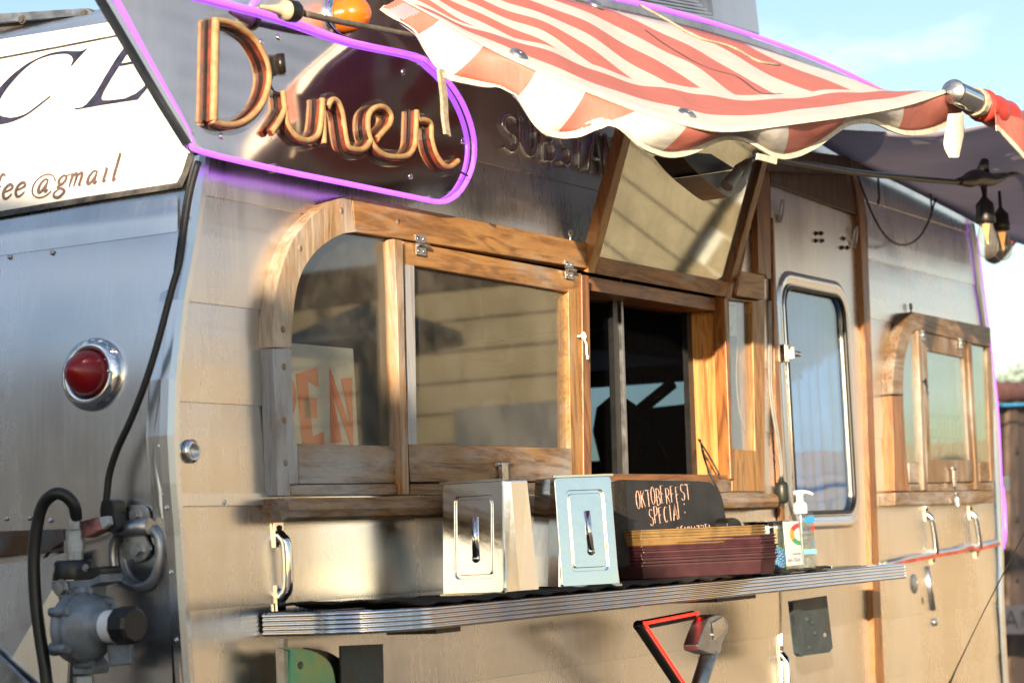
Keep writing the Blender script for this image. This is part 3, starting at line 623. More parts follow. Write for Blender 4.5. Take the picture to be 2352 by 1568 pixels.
for x in (a.x+.03, b.x+.06): m.f.append([len(m.v)+i for i in range(7)]); m.sm.append(False); m.v += [V((x, y, z)) for y, z in prf_]
m.build('sill', 'worn_x', mw)
for a, b in ((784, 484), (689, 570), (650, 756), (652, 842), (914, 508), (653, 965), (656, 1062), (704, 1162), (941, 1162), (1395, 598)): m = MB(); m.lathe(P(a, b, FY if b < 1100 else -.0585), (0, -1, 0), [(.0062, 0), (.006, .0004), (.001, .0005)], 14); m.build('wood_plug', 'worn_x', mw)
gl = MB(); gl.ppr(cm2([(676, 1024), (668, 780), (675, 660), (692, 610), (720, 570), (760, 540), (816, 528)], 3)+[(912, 545), (922, 1026)], -.016, -.013); gl.build('pane', 'pane', mw)

# hinged sash (closed, second pane)
sash = part('sash', [(926, 553), (1336, 628), (1338, 860), (1341, 1104), (943, 1107), (933, 800)], -.027, .0, 'wood_x', TR, holes=[[(952, 610), (958, 1021), (1312, 1029), (1306, 671)]])
part('left_stile', [(929, 607), (951.5, 610), (957.5, 1021), (938, 1020)], -.0285, -.027, 'worn_z', sash, .0004)
part('right_stile', [(1307, 664), (1335, 669), (1340, 1100), (1313, 1100)], -.0285, -.027, 'wood_z', sash, .0004)
part('bottom_rail', [(938, 1023), (1312, 1031), (1312, 1103), (943, 1105)], -.0285, -.027, 'worn_x', sash, .0004)
gl = MB()
q = [P(950, 605, -.0165), P(956, 1026, -.016), P(1314, 1034, -.016), P(1309, 666, -.0165)]
gl.prism(q, V((0, .003, 0))); gl.build('pane', 'pane', sash)
def hinge(x, y, par, s=1.0, Y=-.030):
    c = P(x, y, Y); m = MB(); w_, h_ = .0165*s, .0165*s
    m.cbox(c+V((0, -.001, h_*.62)), w_, .0012, h_*.5); m.cbox(c+V((0, -.001, -h_*.62)), w_, .0012, h_*.5)
    m.tube([c+V((-w_, -.005, 0)), c+V((w_*1.25, -.005, 0))], .0045*s, 10)
    for dx in (-.55, .55):
        for dz in (-.7, .7): m.screw(c+V((dx*w_, -.0022, dz*h_)), (0, -1, 0), .0032*s, .0018)
    m.build('hinge', 'steel', par)
hinge(965, 563, sash); hinge(1306, 620, sash)
hk = MB()
def hook(m, x, y, L_, Y=-.033, s=1.0, up=False):
    c = P(x, y, Y); r = .0028*s
    ring = [c+V((.007*s*math.cos(a), -.004, .007*s*math.sin(a))) for a in [i*math.pi/6 for i in range(12)]]
    m.tube(ring, r, 8, closed=True); m.tube([c+V((-.018*s, 0, -.001)), c+V((-.006*s, -.004, 0))], r, 8)
    m.tube(catmull([c+V((.002, -.004, -.008*s)), c+V((.006*s, -.006, -L_*.4)), c+V((.007*s, -.005, -L_*.8)), c+V((.007*s, -.008, -L_)), c+V((0, -.01, -L_-.002))], 4), r*.9, 8)
hook(hk, 1337, 772, .045); hk.build('hook', 'white_plastic', TR)
ey = MB(); 
def eye(m, x, y, Y, s=1.0):
    c = P(x, y, Y); m.tube([c+V((.0065*s*math.cos(a), 0, .0065*s*math.sin(a))) for a in [i*math.pi/6 for i in range(12)]], .0018*s, 7, closed=True); m.tube([c+V((0, 0, -.0065*s)), c+V((0, .002, -.02*s))], .0018*s, 7)
eye(ey, 1310, 535, -.012); ey.build('screw_eye', 'white_plastic', TR)
ey = MB(); eye(ey, 2092, 704, -.012, 1.3); ey.build('screw_eye', 'dark_steel', TR)
hp = MB(); hp.cbox(P(1157, 1096, -.036), .0115, .004, .028); hp.tube([P(1140, 1066, -.036), P(1170, 1063, -.036)], .004); hp.build('hasp', 'steel', TR)

# opening, its jambs, stops and insect screen
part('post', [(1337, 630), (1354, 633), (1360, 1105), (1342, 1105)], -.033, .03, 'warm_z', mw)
jx = P(1667, 850, -.022).x
jb = MB(); ztop = P(1667, 690, -.02).z+.01; zb = P(1680, 1100, -.02).z
jb.box((jx, -.020, zb), (jx+.02, .028, ztop)); jb.build('jamb', 'jamb_z', mw)
jb = MB(); jb.box((jx+.001-.018, .028, zb), (jx+.02, .060, ztop)); jb.build('jamb', 'jamb_z', mw)
hd = MB(); xl = P(1345, 660, 0).x; zz = P(1345, 668, 0.0).z
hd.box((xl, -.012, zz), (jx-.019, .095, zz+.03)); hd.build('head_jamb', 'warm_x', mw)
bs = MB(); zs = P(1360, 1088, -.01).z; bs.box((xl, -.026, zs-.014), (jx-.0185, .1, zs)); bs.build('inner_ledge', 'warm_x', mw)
part('lower_strip', [(1361, 1103), (1680, 1100), (1680, 1130), (1361, 1131)], -.028, .0, 'worn_x', mw)
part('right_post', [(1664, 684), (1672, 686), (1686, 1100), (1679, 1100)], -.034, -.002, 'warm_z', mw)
m = MB(); m.ppr([(1673, 686), (1733, 690), (1757, 691), (1757, 1036), (1757, 1128), (1682, 1128), (1681, 1040)], -.026, -.002, [[(1674.5, 688), (1683, 1030), (1735, 1035), (1728, 694)]]); m.build('right_sash', 'wood_z', mw, bevel=.002)
m = MB(); x_ = P(1733, 800, -.026).x; m.box((x_, -.024, P(1733, 1034, -.024).z), (x_+.004, .02, P(1729, 696, -.024).z)); m.build('reveal', 'jamb_z', mw)
gl = MB(); gl.ppr([(1666, 684), (1676, 1036), (1732, 1040), (1724, 690)], -.014, -.012); gl.build('pane', 'pane', mw)
scn = MB(); q = [P(a, b, .10) for a, b in ((1330, 640), (1430, 655), (1447, 1095), (1330, 1095))]
yS = .050
m = MB(); m.face([P(a, b, .066) for a, b in ((1325, 630), (1625, 640), (1645, 1110), (1325, 1110))]); m.build('insect_screen', 'screen_mesh', mw)
def vbar(nm, px0, py0, px1, py1, w_, mt, y=yS, d=.014):
    m = MB(); a, b = P(px0, py0, y), P(px1, py1, y); m.prism([a+V((-w_, 0, 0)), a+V((w_, 0, 0)), b+V((w_, 0, 0)), b+V((-w_, 0, 0))], V((0, d, 0))); return m.build(nm, mt, mw)
vbar('screen_divider', 1427, 640, 1442, 1100, .005, 'zinc'); vbar('screen_frame', 1411, 640, 1424, 1100, .011, 'black_paint', yS+.004)
vbar('screen_frame', 1580, 660, 1596, 1100, .013, 'black_paint')
cu_ = MB()
for i in range(9):
    x = 2.42+i*.02
# card reader notice and cable inside the narrow pane
nt_ = MB(); q = quad(P(1664, 770, .001), P(1692, 772, .001), P(1664, 682, .001), P(1692, 685, .001)); nt_.face([q(0, 0), q(1, 0), q(1, 1), q(0, 1)]); no = nt_.build('window_notice', 'paper', TR)
wr = MB(); f = lambda u, v: q(.12+u*.30, .78+v*.10)+V((0, -.0006, 0))
font_text(wr, 'Square', f); wr.build('notice_lettering', 'label_black', no)
wr = MB(); wr.face([q(.35, .1)+V((0, -.0006, 0)), q(.6, .1)+V((0, -.0006, 0)), q(.6, .24)+V((0, -.0006, 0)), q(.35, .24)+V((0, -.0006, 0))]); wr.build('notice_mark', 'pale_blue', no)
cbm = MB(); cbm.tube(catmull([P(1697, 690, .0), P(1694, 780, 0), P(1692, 880, 0), P(1702, 960, 0), P(1722, 1010, 0)], 5), .0022, 6); cbm.build('cable', 'cream_plastic', TR)

# OPEN sign behind the curved pane (hangs inside)
os_ = thing('open_sign', 'white sign with orange OPEN lettering hanging behind the arched window pane', 'sign', P(740, 900, .03))
m = MB(); m.ppr([(560, 778), (812, 800), (826, 1060), (560, 1060)], .004, .008); bo = m.build('board', 'paper', os_, bevel=.002)
m = MB(); f = lambda u, v: P(598+u*48+(1-v)*6, lerp(1005, 846, v)+u*1, .028)
for k, chh in enumerate('OPEN'):
    for st in SF[chh]: m.ribbon([P(556+k*66+a*46+(1-b)*14, lerp(1010, 862, b)+k*2, .003) for a, b in st], (0, -1, 0), .034, .0012)
m.build('lettering', 'orange_ink', os_)

# ------------------------------------------------------------------ raised hatch sash
H0, H1 = P(1355, 628, -.035), P(1684, 682, -.035)
z_ = (H0.z+H1.z)/2; xa, xb = H0.x, H1.x
hup = V((0, -math.sin(math.radians(20)), math.cos(math.radians(20)))); hn = V((0, -hup.z, hup.y))
HL = .42; hatch = thing('raised_window_sash', 'wood framed glass sash propped open above the serving hatch', 'window', (xa, -.03, z_))
def hp_(u, v): return V((xa, -.03, z_))+V(((xb-xa)*u, 0, 0))+hup*(HL*v)
m = MB(); th = -hn*.026
def hbar(nm, u0, u1, v0, v1, mt):
    m = MB(); m.prism([hp_(u0, v0), hp_(u1, v0), hp_(u1, v1), hp_(u0, v1)], th); return m.build(nm, mt, hatch, bevel=.0015)
hbar('bottom_rail', .048, .955, 0, .085, 'warm_x'); hbar('top_rail', .048, .955, .92, 1, 'warm_x'); hbar('left_stile', 0, .047, 0, 1, 'jamb_z'); hbar('right_stile', .956, 1, -.01, 1, 'warm_z')
m = MB(); m.prism([hp_(.03, .06)-hn*.012, hp_(.97, .06)-hn*.012, hp_(.97, .94)-hn*.012, hp_(.03, .94)-hn*.012], -hn*.003); m.build('pane', 'hatch_pane', hatch)
m = MB(); m.tube([P(1686, 680, -.055), P(1745, 395, -.01)], .006, 8); m.build('prop_bar', 'warm_z', hatch)

# ------------------------------------------------------------------ door
D0 = .012
wx0, wx1 = P(1812, 900, -.006).x, P(1946, 900, -.006).x; wz0, wz1 = P(1880, 1174, -.006).z, P(1870, 674, -.006).z
def wr_(g_, r, y, n=6): return [V((a, y, b)) for a, b in rrect(wx0-g_, wz0-g_, wx1+g_, wz1+g_, r, n)]
m = MB(); m.prism([P(a, b, -.006) for a, b in [(1771, 425), (1973, 500), (1988, 800), (1996, 1100), (2003, 1290), (2016, 1568), (2024, 1880), (1801, 1950), (1792, 1100), (1781, 800)]], V((0, .018, 0)), [wr_(.004, .055, -.006)]); dr = m.build('door', 'skin_door', TR, bevel=.002)
m = MB(); m.grid([wr_(g_, r_2, y) for g_, r_2, y in ((.046, .088, -.0065), (.041, .085, -.010), (.034, .08, -.0125), (.026, .072, -.011), (.018, .065, -.008), (.012, .06, -.0085), (.010, .058, -.004))], True, True); wf = m.build('window_surround', 'trim', dr)
def ringm(g_, r_1, y, rad, mt, nm):
    m = MB(); m.tube(wr_(g_, r_1, y), rad, 10, closed=True); return m.build(nm, mt, wf)
ringm(.004, .054, -.008, .0065, 'black_rubber', 'gasket'); ringm(.0095, .058, -.010, .0022, 'chrome', 'bead')
m = MB(); m.prism(wr_(.003, .054, .0), V((0, .003, 0))); m.build('pane', 'door_pane', dr)
m = MB(); rows = [[V((P(1800, 900, .04).x-.05+.014*i, .045+.012*math.sin(i*1.15)+.004*math.sin(i*.37), z)) for i in range(62)] for z in (1.34, 1.6, 2.0)]; m.grid(rows, True); m.build('curtain', 'curtain', dr)
m = MB(); c = P(1795, 812, -.008); m.cbox(c, .012, .016, .022); m.cbox(c+V((.004, -.02, 0)), .007, .012, .016); m.tube([c+V((.012, -.02, 0)), c+V((.045, -.03, -.002))], [.009, .0075], 12); m.build('latch', 'chrome', dr, bevel=.0015)
for (x, y, s_) in ((1792, 485, 1), (1961, 545, 1)):
    m = MB(); c = P(x, y, -.012); m.tube([c+V((.011*math.cos(a), -.004-.006*math.sin(a), .028*math.sin(a)*1.0)) for a in [i*math.pi/8 for i in range(16)]], .0028, 8, closed=True); m.cbox(c+V((0, .004, -.02)), .008, .004, .010); m.build('catch_loop', 'zinc', dr)
for a, b in ((1873, 536), (1884, 536), (1872, 553), (1886, 553), (1936, 548), (1932, 569), (1945, 569)): m = MB(); m.hexb(P(a, b, -.006), (0, -1, 0), .0045, .008); m.build('stud', 'black_paint', dr)
part('door_header', [(1770, 392), (1935, 396), (1955, 402), (1978, 440), (1992, 500), (1973, 496), (1771, 422)], -.016, .01, 'panel_brown', TR)
part('door_gap_shade', [(1760, 400), (1772, 396), (1782, 800), (1794, 1140), (1802, 1568), (1805, 1960), (1782, 1960), (1778, 1100), (1768, 800)], .0, .045, 'dark_interior', TR)  # near-black strip painting the shade in the gap beside the door
part('door_edge_strip', [(1775, 500), (1778, 500), (1789, 800), (1801, 1100), (1806, 1250), (1796, 1250), (1790, 1100), (1780, 860)], -.014, -.004, 'warm_z', TR)
part('post', [(1737, 300), (1768, 340), (1772, 640), (1762, 640), (1760, 632), (1742, 628)], -.02, -.002, 'warm_z', TR)
ts = part('door_trim', cm2([(1957, 398), (1975, 425), (1986, 465), (1991, 520), (1996, 640)], 3)+[(2003, 830), (2019, 1300), (2032, 1568), (2040, 1900), (2020, 1900), (2012, 1568), (2003, 1300), (1989, 830), (1980, 600), (1975, 505), (1968, 450)], -.022, .002, 'warm_z', TR)
m = MB()
hx = [(1983, 600), (1990, 830), (1997, 1000), (2006, 1300), (2014, 1568), (2020, 1800)]
m.tube([P(a, b, -.012) for a, b in hx], .0035, 8); m.build('piano_hinge', 'steel', dr)

# ------------------------------------------------------------------ right window
rwn = part('small_window_frame', cm2([(2050, 905), (2053, 850), (2062, 790), (2078, 740), (2097, 716)], 3)+[(2275, 752), (2277, 798), (2104, 757), (2098, 764)]+cm2([(2090, 780), (2078, 830), (2074, 905)], 3), -.034, 0, 'brown_x', TR)
part('stile', [(2050, 908), (2074, 908), (2083, 1060), (2089, 1112), (2089, 1127), (2055, 1127)], -.034, 0, 'warm_z', rwn)
part('mullion', [(2108, 758), (2117, 760), (2131, 1126), (2122, 1126)], -.036, -.018, 'brown_z', rwn)
part('mullion', [(2223, 786), (2232, 788), (2250, 1124), (2243, 1124)], -.036, -.018, 'brown_z', rwn)
part('bottom_rail', [(2088, 1060), (2121, 1060), (2122, 1108), (2089, 1109)], -.024, 0, 'brown_x', rwn)
part('bottom_rail', [(2250, 1060), (2281, 1060), (2283, 1104), (2251, 1106)], -.024, 0, 'brown_x', rwn)
part('lower_strip', [(2089, 1111), (2283, 1107), (2283, 1126), (2089, 1128)], -.027, 0, 'brown_x', rwn)
part('end_stile', [(2266, 797), (2277, 799), (2286, 1105), (2277, 1105)], -.03, 0, 'brown_z', rwn)
part('sill', [(2056, 1130), (2284, 1126), (2284, 1154), (2056, 1160)], -.045, 0, 'brown_x', rwn)
s2 = part('sash', [(2117, 762), (2223, 786), (2243, 1105), (2131, 1109)], -.03, 0, 'brown_z', rwn, holes=[[(2130, 805), (2138, 1055), (2226, 1056), (2213, 822)]])
m = MB(); m.ppr([(2072, 760), (2270, 800), (2280, 1062), (2078, 1062)], -.024, -.022); m.build('pane', 'right_pane', rwn); m = MB(); m.ppr([(2060, 745), (2275, 790), (2284, 1075), (2066, 1075)], .010, .014); m.build('pane_reflection', M('reflection_tint', (.22, .33, .36), .8, var=.15, scale=4), rwn)  # back sheet's colour stands in for the sky reflected in the panes
hinge(2119, 770, rwn, .8, -.034); hinge(2206, 788, rwn, .8, -.034)
hk = MB(); hook(hk, 2123, 875, .034, -.036, .8); hk.build('hook', 'dark_steel', rwn)
m = MB(); m.cbox(P(2192, 1098, -.04), .008, .003, .024); m.tube([P(2187, 1075, -.04), P(2195, 1075, -.04)], .004); m.build('hasp', 'steel', rwn)
m = MB(); c = P(2199, 1152, -.055); m.cbox(c, .013, .007, .016); pd = m.build('padlock', 'steel', rwn, bevel=.003)
m = MB(); m.tube([c+V((-.008, 0, .014)), c+V((-.008, 0, .028)), c+V((-.004, 0, .036)), c+V((.004, 0, .036)), c+V((.008, 0, .028)), c+V((.008, 0, .014))], .0025, 8); m.build('shackle', 'chrome', pd)
wr = MB()
for row, (s_, x0, x1, y0, y1) in enumerate((('POSITIVELY', 2136, 2204, 1000, 962), ('NO SMOKING', 2140, 2212, 1046, 1008))):
    f = (lambda x0, x1, y0, y1, n: lambda u, v: P(lerp(x0, x1, u/(n*1.25)), lerp(y0, y1, v)+.15*lerp(0, x1-x0, u/(n*1.25))*.3, -.014))(x0, x1, y0, y1, len(s_))
    stroke_text(wr, s_, f, nrm=(0, -1, 0), wid=.0042, dep=.0006)
ns = MB(); ns.ppr([(2128, 945), (2225, 955), (2232, 1056), (2133, 1056)], -.012, -.010); nso = ns.build('no_smoking_sign', 'bracket_steel', rwn); wr.build('lettering', M('faded_white', (.62, .62, .58), .7, var=.1), nso)

# purple light line on the trailer's edge
def yoff(p, dy, up=0): return V((p.x, dy, p.z+up))
m = MB(); edge = [yoff(p, -.006, .004) for p in catmull(sil[10:25], 4)]; m.tube(edge, .0062, 8); m.build('roof_light_tube', 'purple_led', TR)
m = MB(); m.ribbon([yoff(p, .0, -.012) for p in catmull(sil[10:25], 4)], (0, -1, 0), .016, .006); m.build('gutter_rail', 'trim', TR)
m = MB(); q = [V((p.x+.028, -.008, p.z)) for p in sil[22:27]]+[V((4.20, -.008, 1.40)), V((4.205, -.008, 1.27)), V((4.18, -.008, 1.22))]
m.tube(catmull(q, 4), .006, 8); m.build('corner_light_tube', 'purple_led', TR)
m = MB(); m.grid([[V((p.x-.02, -.006, p.z)), V((p.x-.012, -.014, p.z)), V((p.x+.006, -.016, p.z)), V((p.x+.02, -.006, p.z)), V((p.x+.022, .03, p.z))] for p in catmull(sil[20:], 4)], False); m.build('corner_trim', 'trim', TR)

# chrome letters on the side
cl = []
base0, base1 = P(1150, 342, -.004), P(1505, 432, -.004)
top0, top1 = P(1150, 262, -.004), P(1505, 345, -.004)
LW = [('S', 1150, 1189), ('U', 1191, 1232), ('B', 1240, 1275), ('S', 1281, 1311), ('T', 1314, 1344), ('A', 1348, 1380), ('N', 1384, 1425), ('C', 1428, 1460), ('E', 1466, 1496)]
for chh, x0, x1 in LW:
    m = MB()
    yb = lambda x: 345+(x-1150)*.245; yt = lambda x: 264+(x-1150)*.20
    for st in SF[chh]:
        pts = [P(lerp(x0, x1, a), lerp(yb(lerp(x0, x1, a)), yt(lerp(x0, x1, a)), b), -.006) for a, b in st]
        m.tube(pts, [.0052 if len(pts) > 4 else .006]*len(pts), 8)
    if chh in 'TBANUE':     # serifs
        for sx in (.1, .9) if chh != 'T' else (.5,):
            for sy in ((0, 1) if chh not in 'UT' else ((1,) if chh == 'U' else (0,))):
                if chh == 'B' and sx == .9: continue
                c = P(lerp(x0, x1, sx), lerp(yb(lerp(x0, x1, sx)), yt(lerp(x0, x1, sx)), sy), -.006); m.tube([c-V((.011, 0, 0)), c+V((.011, 0, 0))], .004, 6)
    m.build('chrome_letter', 'letter_chrome', TR)

# roof air unit and dark vent box
m = MB(); q = [P(1560, 25, .35), P(1752, 85, .35), P(1735, -60, .35), P(1560, -80, .35)]
ru = MB(); ru.prism(q, V((0, .5, 0))); au = ru.build('roof_unit', 'skin_rear', TR, bevel=.02)
lv = MB()
for k in range(5):
    lv.prism([P(1380+k*6, 2+k*9-34, .343), P(1590+k*10, 40+k*9-34, .343), P(1590+k*10, 44+k*9-34, .343), P(1380+k*6, 6+k*9-34, .343)], V((0, -.02, 0)))
lv.build('louvre', 'trim', au)
hb = MB(); hb.ppr([(1350, -5), (1600, 40), (1640, 38), (1630, -40), (1330, -60)], .347, .6); hb.build('unit_housing', 'zinc', au, bevel=.004)
vb = MB()
for y_ in (0,):
    a, b, c_, d_ = PX(-80, 120, .42), PX(236, 44, .42), PX(214, 22, .42), PX(-80, 40, .42)
    vb.prism([a, b, c_, d_], V((.3, 0, 0)))
vo = vb.build('roof_vent_box', 'rust_steel', TR, bevel=.003)
vb = MB(); vb.prism([PX(-80, 62, .412), PX(226, 36, .412), PX(212, 22, .412), PX(-80, 40, .412)], V((-.012, 0, 0))); vb.build('rim', 'zinc', vo)
for a, b in ((52, 46), (195, 33)):
    m = MB(); m.hexb(PX(a, b, .40), (-1, 0, 0), .006, .006); m.build('bolt', 'rust_steel', vo)
# ================================================================== NEON SIGN
SY = -.050
sg = thing('diner_sign', 'brushed metal Diner sign with script letters and glowing purple tube border', 'sign', P(760, 300, SY))
lo = [(267, 0), (300, 60), (338, 132), (382, 212), (425, 290), (440, 326), (459, 347)]
bot = [(626, 387), (793, 421), (960, 455), (1000, 463), (1030, 460), (1060, 436), (1084, 387), (1090, 334), (1081, 284), (1060, 232), (1029, 186), (997, 154), (955, 128), (810, 97), (680, 53), (610, 31), (500, 2), (380, -30), (250, -62), (222, -70), (232, -58)]
outl = cm2(lo+bot[:-1], 3, True)
ctr = (680, 220)
m = MB(); pl_ = [(240, -50), (262, 10)]
plate = [(a-(13 if b < 345 and a < 470 else 0), b+(2 if 340 < b < 400 else 0)) for a, b in outl]
m.prism([P(a, b, SY) for a, b in plate], V((0, .004, 0)))
sp = m.build('backing_plate', 'sign_plate', sg)
m = MB(); ed = [P(a, b, SY) for a, b in ((214, -60), (230, 0), (300, 118), (372, 240), (431, 334), (452, 352))]
m.grid([[p+V((-.003, -.012, 0)) for p in ed], [p+V((.012, -.012, 0)) for p in ed], [p+V((.014, .0, 0)) for p in ed]], False)
m.grid([[p+V((-.003, -.012, 0)) for p in ed], [p+V((-.003, .008, 0)) for p in ed]], False)
m.build('edge_channel', 'trim', sg)
m = MB(); m.tube([P(a, b, SY-.008) for a, b in outl], .0048, 10, closed=True); m.build('tube_light', 'purple_led', sg)
m = MB(); m.ribbon([P(a, b, SY) for a, b in outl[18:]+outl[:1]], (0, -1, 0), .003, .006, 0); m.build('rim', 'trim', sg)
for a, b in ((640, 86), (925, 166), (1062, 324), (942, 405), (509, 313), (1010, 366), (600, 97)):
    m = MB(); m.screw(P(a, b, SY), (0, -1, 0), .0058, .0035); m.build('screw', 'chrome', sg)
K = lambda pts: [(459.4+.334*x, .334*y) for x, y in pts]
def letter(name, paths, face='letter_face', sidem='letter_side', w0=.0115, dep=.009, top=True):
    s_ = MB(); f_ = MB(); a_ = MB()
    for px in paths:
        q = cm2(K(px), 5) if len(px) > 2 else K(px)
        pts = [P(a, b, SY-.004) for a, b in q]
        s_.ribbon(pts, (0, -1, 0), w0, dep)
        f_.tube([p+V((-.001, -dep, .0015)) for p in pts], w0*.46, 10)
        a_.ribbon([P(a, b, SY-.0015) for a, b in q], (0, -1, 0), w0*2.6, .004)
    o = s_.build(name, sidem, sg); f_.build('glass_tube', face, o); a_.build('clear_backing', 'acrylic', sg)
letter('letter_d', [[(78, 150), (74, 300), (70, 500), (66, 700), (62, 845)]], w0=.015)
letter('letter_d', [[(70, 155), (160, 165), (250, 205), (330, 265), (390, 350), (430, 440), (447, 540), (432, 640), (395, 730), (340, 800), (270, 850), (190, 872), (110, 862), (55, 838)]])
letter('letter_i', [[(522, 385), (533, 515)]], 'letter_black', 'letter_black', w0=.017)
letter('letter_i', [[(543, 640), (552, 740), (570, 850), (610, 925), (665, 968), (730, 975), (785, 935), (805, 840), (815, 690)], [(562, 745), (535, 810), (500, 870), (465, 920)]])
letter('letter_n', [[(812, 690), (822, 840), (825, 1000)], [(852, 745), (880, 700), (920, 712), (950, 790), (965, 890), (980, 980), (1000, 1025), (1060, 1042), (1115, 1025), (1150, 970)]])
letter('letter_e', [[(1190, 965), (1240, 910), (1280, 860), (1285, 800), (1245, 752), (1185, 750), (1135, 800), (1128, 900), (1155, 990), (1200, 1050), (1260, 1082), (1340, 1090), (1410, 1075), (1450, 1010), (1458, 900), (1462, 770)]])
letter('letter_r', [[(1462, 770), (1475, 830), (1520, 838), (1560, 862), (1566, 960), (1590, 1055), (1635, 1130), (1680, 1158), (1725, 1140), (1750, 1115)]])
m = MB(); m.tube([P(a, b, SY-.02) for a, b in K([(1750, 1160), (1840, 1210)])], .002, 6); m.tube([P(a, b, SY-.012) for a, b in cm2(K([(500, 520), (485, 580), (510, 630), (540, 640)]), 4)], .0018, 6); m.build('wire', 'black_rubber', sg)

for k_i in range(0, len(outl), 7):
    if 8 < k_i < 60:
        a, b = outl[k_i]; m = MB(); m.cbox(P(a, b, SY-.006), .004, .0075, .007); m.build('tube_clip', 'acrylic', sg)
# ================================================================== AWNING
aw = thing('striped_awning', 'faded red and white striped awning with scalloped valance over the serving window', 'awning', P(1500, 250, -.55))
seam = [(915, -5), (1010, 45), (1108, 105), (1234, 163), (1345, 208), (1465, 255), (1583, 290), (1668, 304), (1810, 284), (1948, 266), (2080, 242), (2168, 211)]
sY = [-.07, -.15, -.25, -.34, -.42, -.48, -.53, -.56, -.59, -.60, -.60, -.60]
bott = [(0, 878, 17), (.5, 920, 50), (1, 960, 80), (1.35, 980, 117), (1.7, 1010, 160), (1.95, 1027, 174), (2.3, 1094, 187), (2.7, 1150, 196), (3, 1190, 223), (3.5, 1225, 278), (3.8, 1255, 302), (4.1, 1290, 308), (4.5, 1331, 303), (4.8, 1366, 286), (5.0, 1392, 281), (5.3, 1425, 287), (5.5, 1448, 308), (5.75, 1477, 334), (6.0, 1520, 350), (6.3, 1548, 352), (6.55, 1586, 344), (6.8, 1630, 322), (7.05, 1665, 309), (7.3, 1703, 311), (7.55, 1745, 334), (7.75, 1769, 350), (8.0, 1798, 357), (8.3, 1833, 350), (8.65, 1871, 331), (9.0, 1907, 305), (9.3, 1945, 278), (9.5, 1980, 272), (9.65, 2009, 274), (9.85, 2038, 290), (10.1, 2077, 303), (10.35, 2120, 302), (10.6, 2164, 287), (10.85, 2197, 264), (11, 2208, 242)]
def itp(tab, s):
    for a, b in zip(tab, tab[1:]):
        if s <= b[0]: t = (s-a[0])/(b[0]-a[0]); return [lerp(x, y, t) for x, y in zip(a[1:], b[1:])]
    return list(tab[-1][1:])
seamT = [(i, a, b, y) for i, ((a, b), y) in enumerate(zip(seam, sY))]
NS = 132
S = [11*i/NS for i in range(NS+1)]
def sm3(tab, s):        # smoothed interpolation
    return [sum(itp(tab, min(11, max(0, s+d)))[k]*w_ for d, w_ in ((-.4, .2), (-.2, .2), (0, .2), (.2, .2), (.4, .2))) if .4 < s < 10.6 else itp(tab, s)[k] for k in range(len(tab[0])-1)]
seam3 = []
for s in S: a, b, y = sm3(seamT, s); seam3.append(P(a, b, y))
rooft = [(p.x, p.z) for p in catmull(sil[10:22], 6)]
def roofz(x):
    for (a, b), (c, d) in zip(rooft, rooft[1:]):
        if x <= c: return lerp(b, d, (x-a)/(c-a))
    return rooft[-1][1]
back3 = []
for s in S: x = lerp(.62, 2.72, s/11); back3.append(V((x, -.03, roofz(x)-.035)))
NV = 22; rows = []; uvs = []
for j in range(NV+1):
    v = j/NV; r = []
    for i, s in enumerate(S):
        p = back3[i].lerp(seam3[i], v); d = math.sin(math.pi*v)
        z = p.z-.012*d+.006*math.sin(s*1.9+v*3)*d+.002*math.sin(s*5.1-v*4)*d - (.008*math.exp(-((v-.62)/.14)**2))
        r.append(V((p.x, p.y, z))); uvs.append((lerp(7.65+.31*s, s, v), v))
    rows.append(r)
m = MB(); m.grid(rows, True); m.build('canopy', 'awning_roof', aw, uvf=uvs, solid=.0012)
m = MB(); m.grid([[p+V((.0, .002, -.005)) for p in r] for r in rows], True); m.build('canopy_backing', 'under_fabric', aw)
bot3 = []
for s in S:
    a, b = itp(bott, s); a2, b2, y = sm3(seamT, s); bot3.append(P(a, b, y+(.035 if s < 10 else .02)+.010*math.sin(s*math.pi)))
bot3 = [bot3[0]]+[(bot3[i-1]+bot3[i]*2+bot3[i+1])/4 for i in range(1, NS)]+[bot3[-1]]
rows = []; uvs = []
for j in range(7):
    v = j/6; r = []
    for i, s in enumerate(S):
        p = seam3[i].lerp(bot3[i], v); p = p+V((0, -.005*math.sin(math.pi*v)+.004*math.sin(s*6.28)*math.sin(math.pi*v), 0)); r.append(p); uvs.append((s, v))
    rows.append(r)
m = MB(); m.grid(rows, True); m.build('valance', 'awning_valance', aw, uvf=uvs, solid=.0012)
m = MB(); m.grid([[p+V((.0, .004, -.002)) for p in r] for r in rows], True); m.build('valance_backing', 'under_fabric', aw)
m = MB(); m.ribbon(bot3, (0, -1, .15), .019, .004, -.002); m.build('hem_binding', 'hem', aw)
m = MB(); m.ribbon([p+V((0, -.001, 0)) for p in seam3], (0, -1, .5), .009, .003, -.001); m.build('seam_tape', 'hem', aw)
for px, py in ((1193, 126), (1580, 257), (1368, 12)):
    bst = min(((abs((RW.transposed()@(V(q)-CAM)).x/(RW.transposed()@(V(q)-CAM)).z*F+CX-px)+abs((RW.transposed()@(V(q)-CAM)).y/(RW.transposed()@(V(q)-CAM)).z*F+CY-py)), i, j) for j in range(NV) for i in range(NS) for q in [rows[0][0]] for q in [back3[i].lerp(seam3[i], j/NV)])
    i, j = bst[1], bst[2]; q = back3[i].lerp(seam3[i], j/NV); q.z += -.012*math.sin(math.pi*j/NV)+.004
    nn = (back3[i+1]-back3[i]).cross(seam3[i]-back3[i]).normalized(); nn = nn if nn.z > 0 else -nn
    m = MB(); m.lathe(q, nn, [(.007, -.002), (.007, .004), (.010, .006), (.017, .003), (.018, -.002)], 28); m.build('grommet', 'zinc', aw)
m = MB()
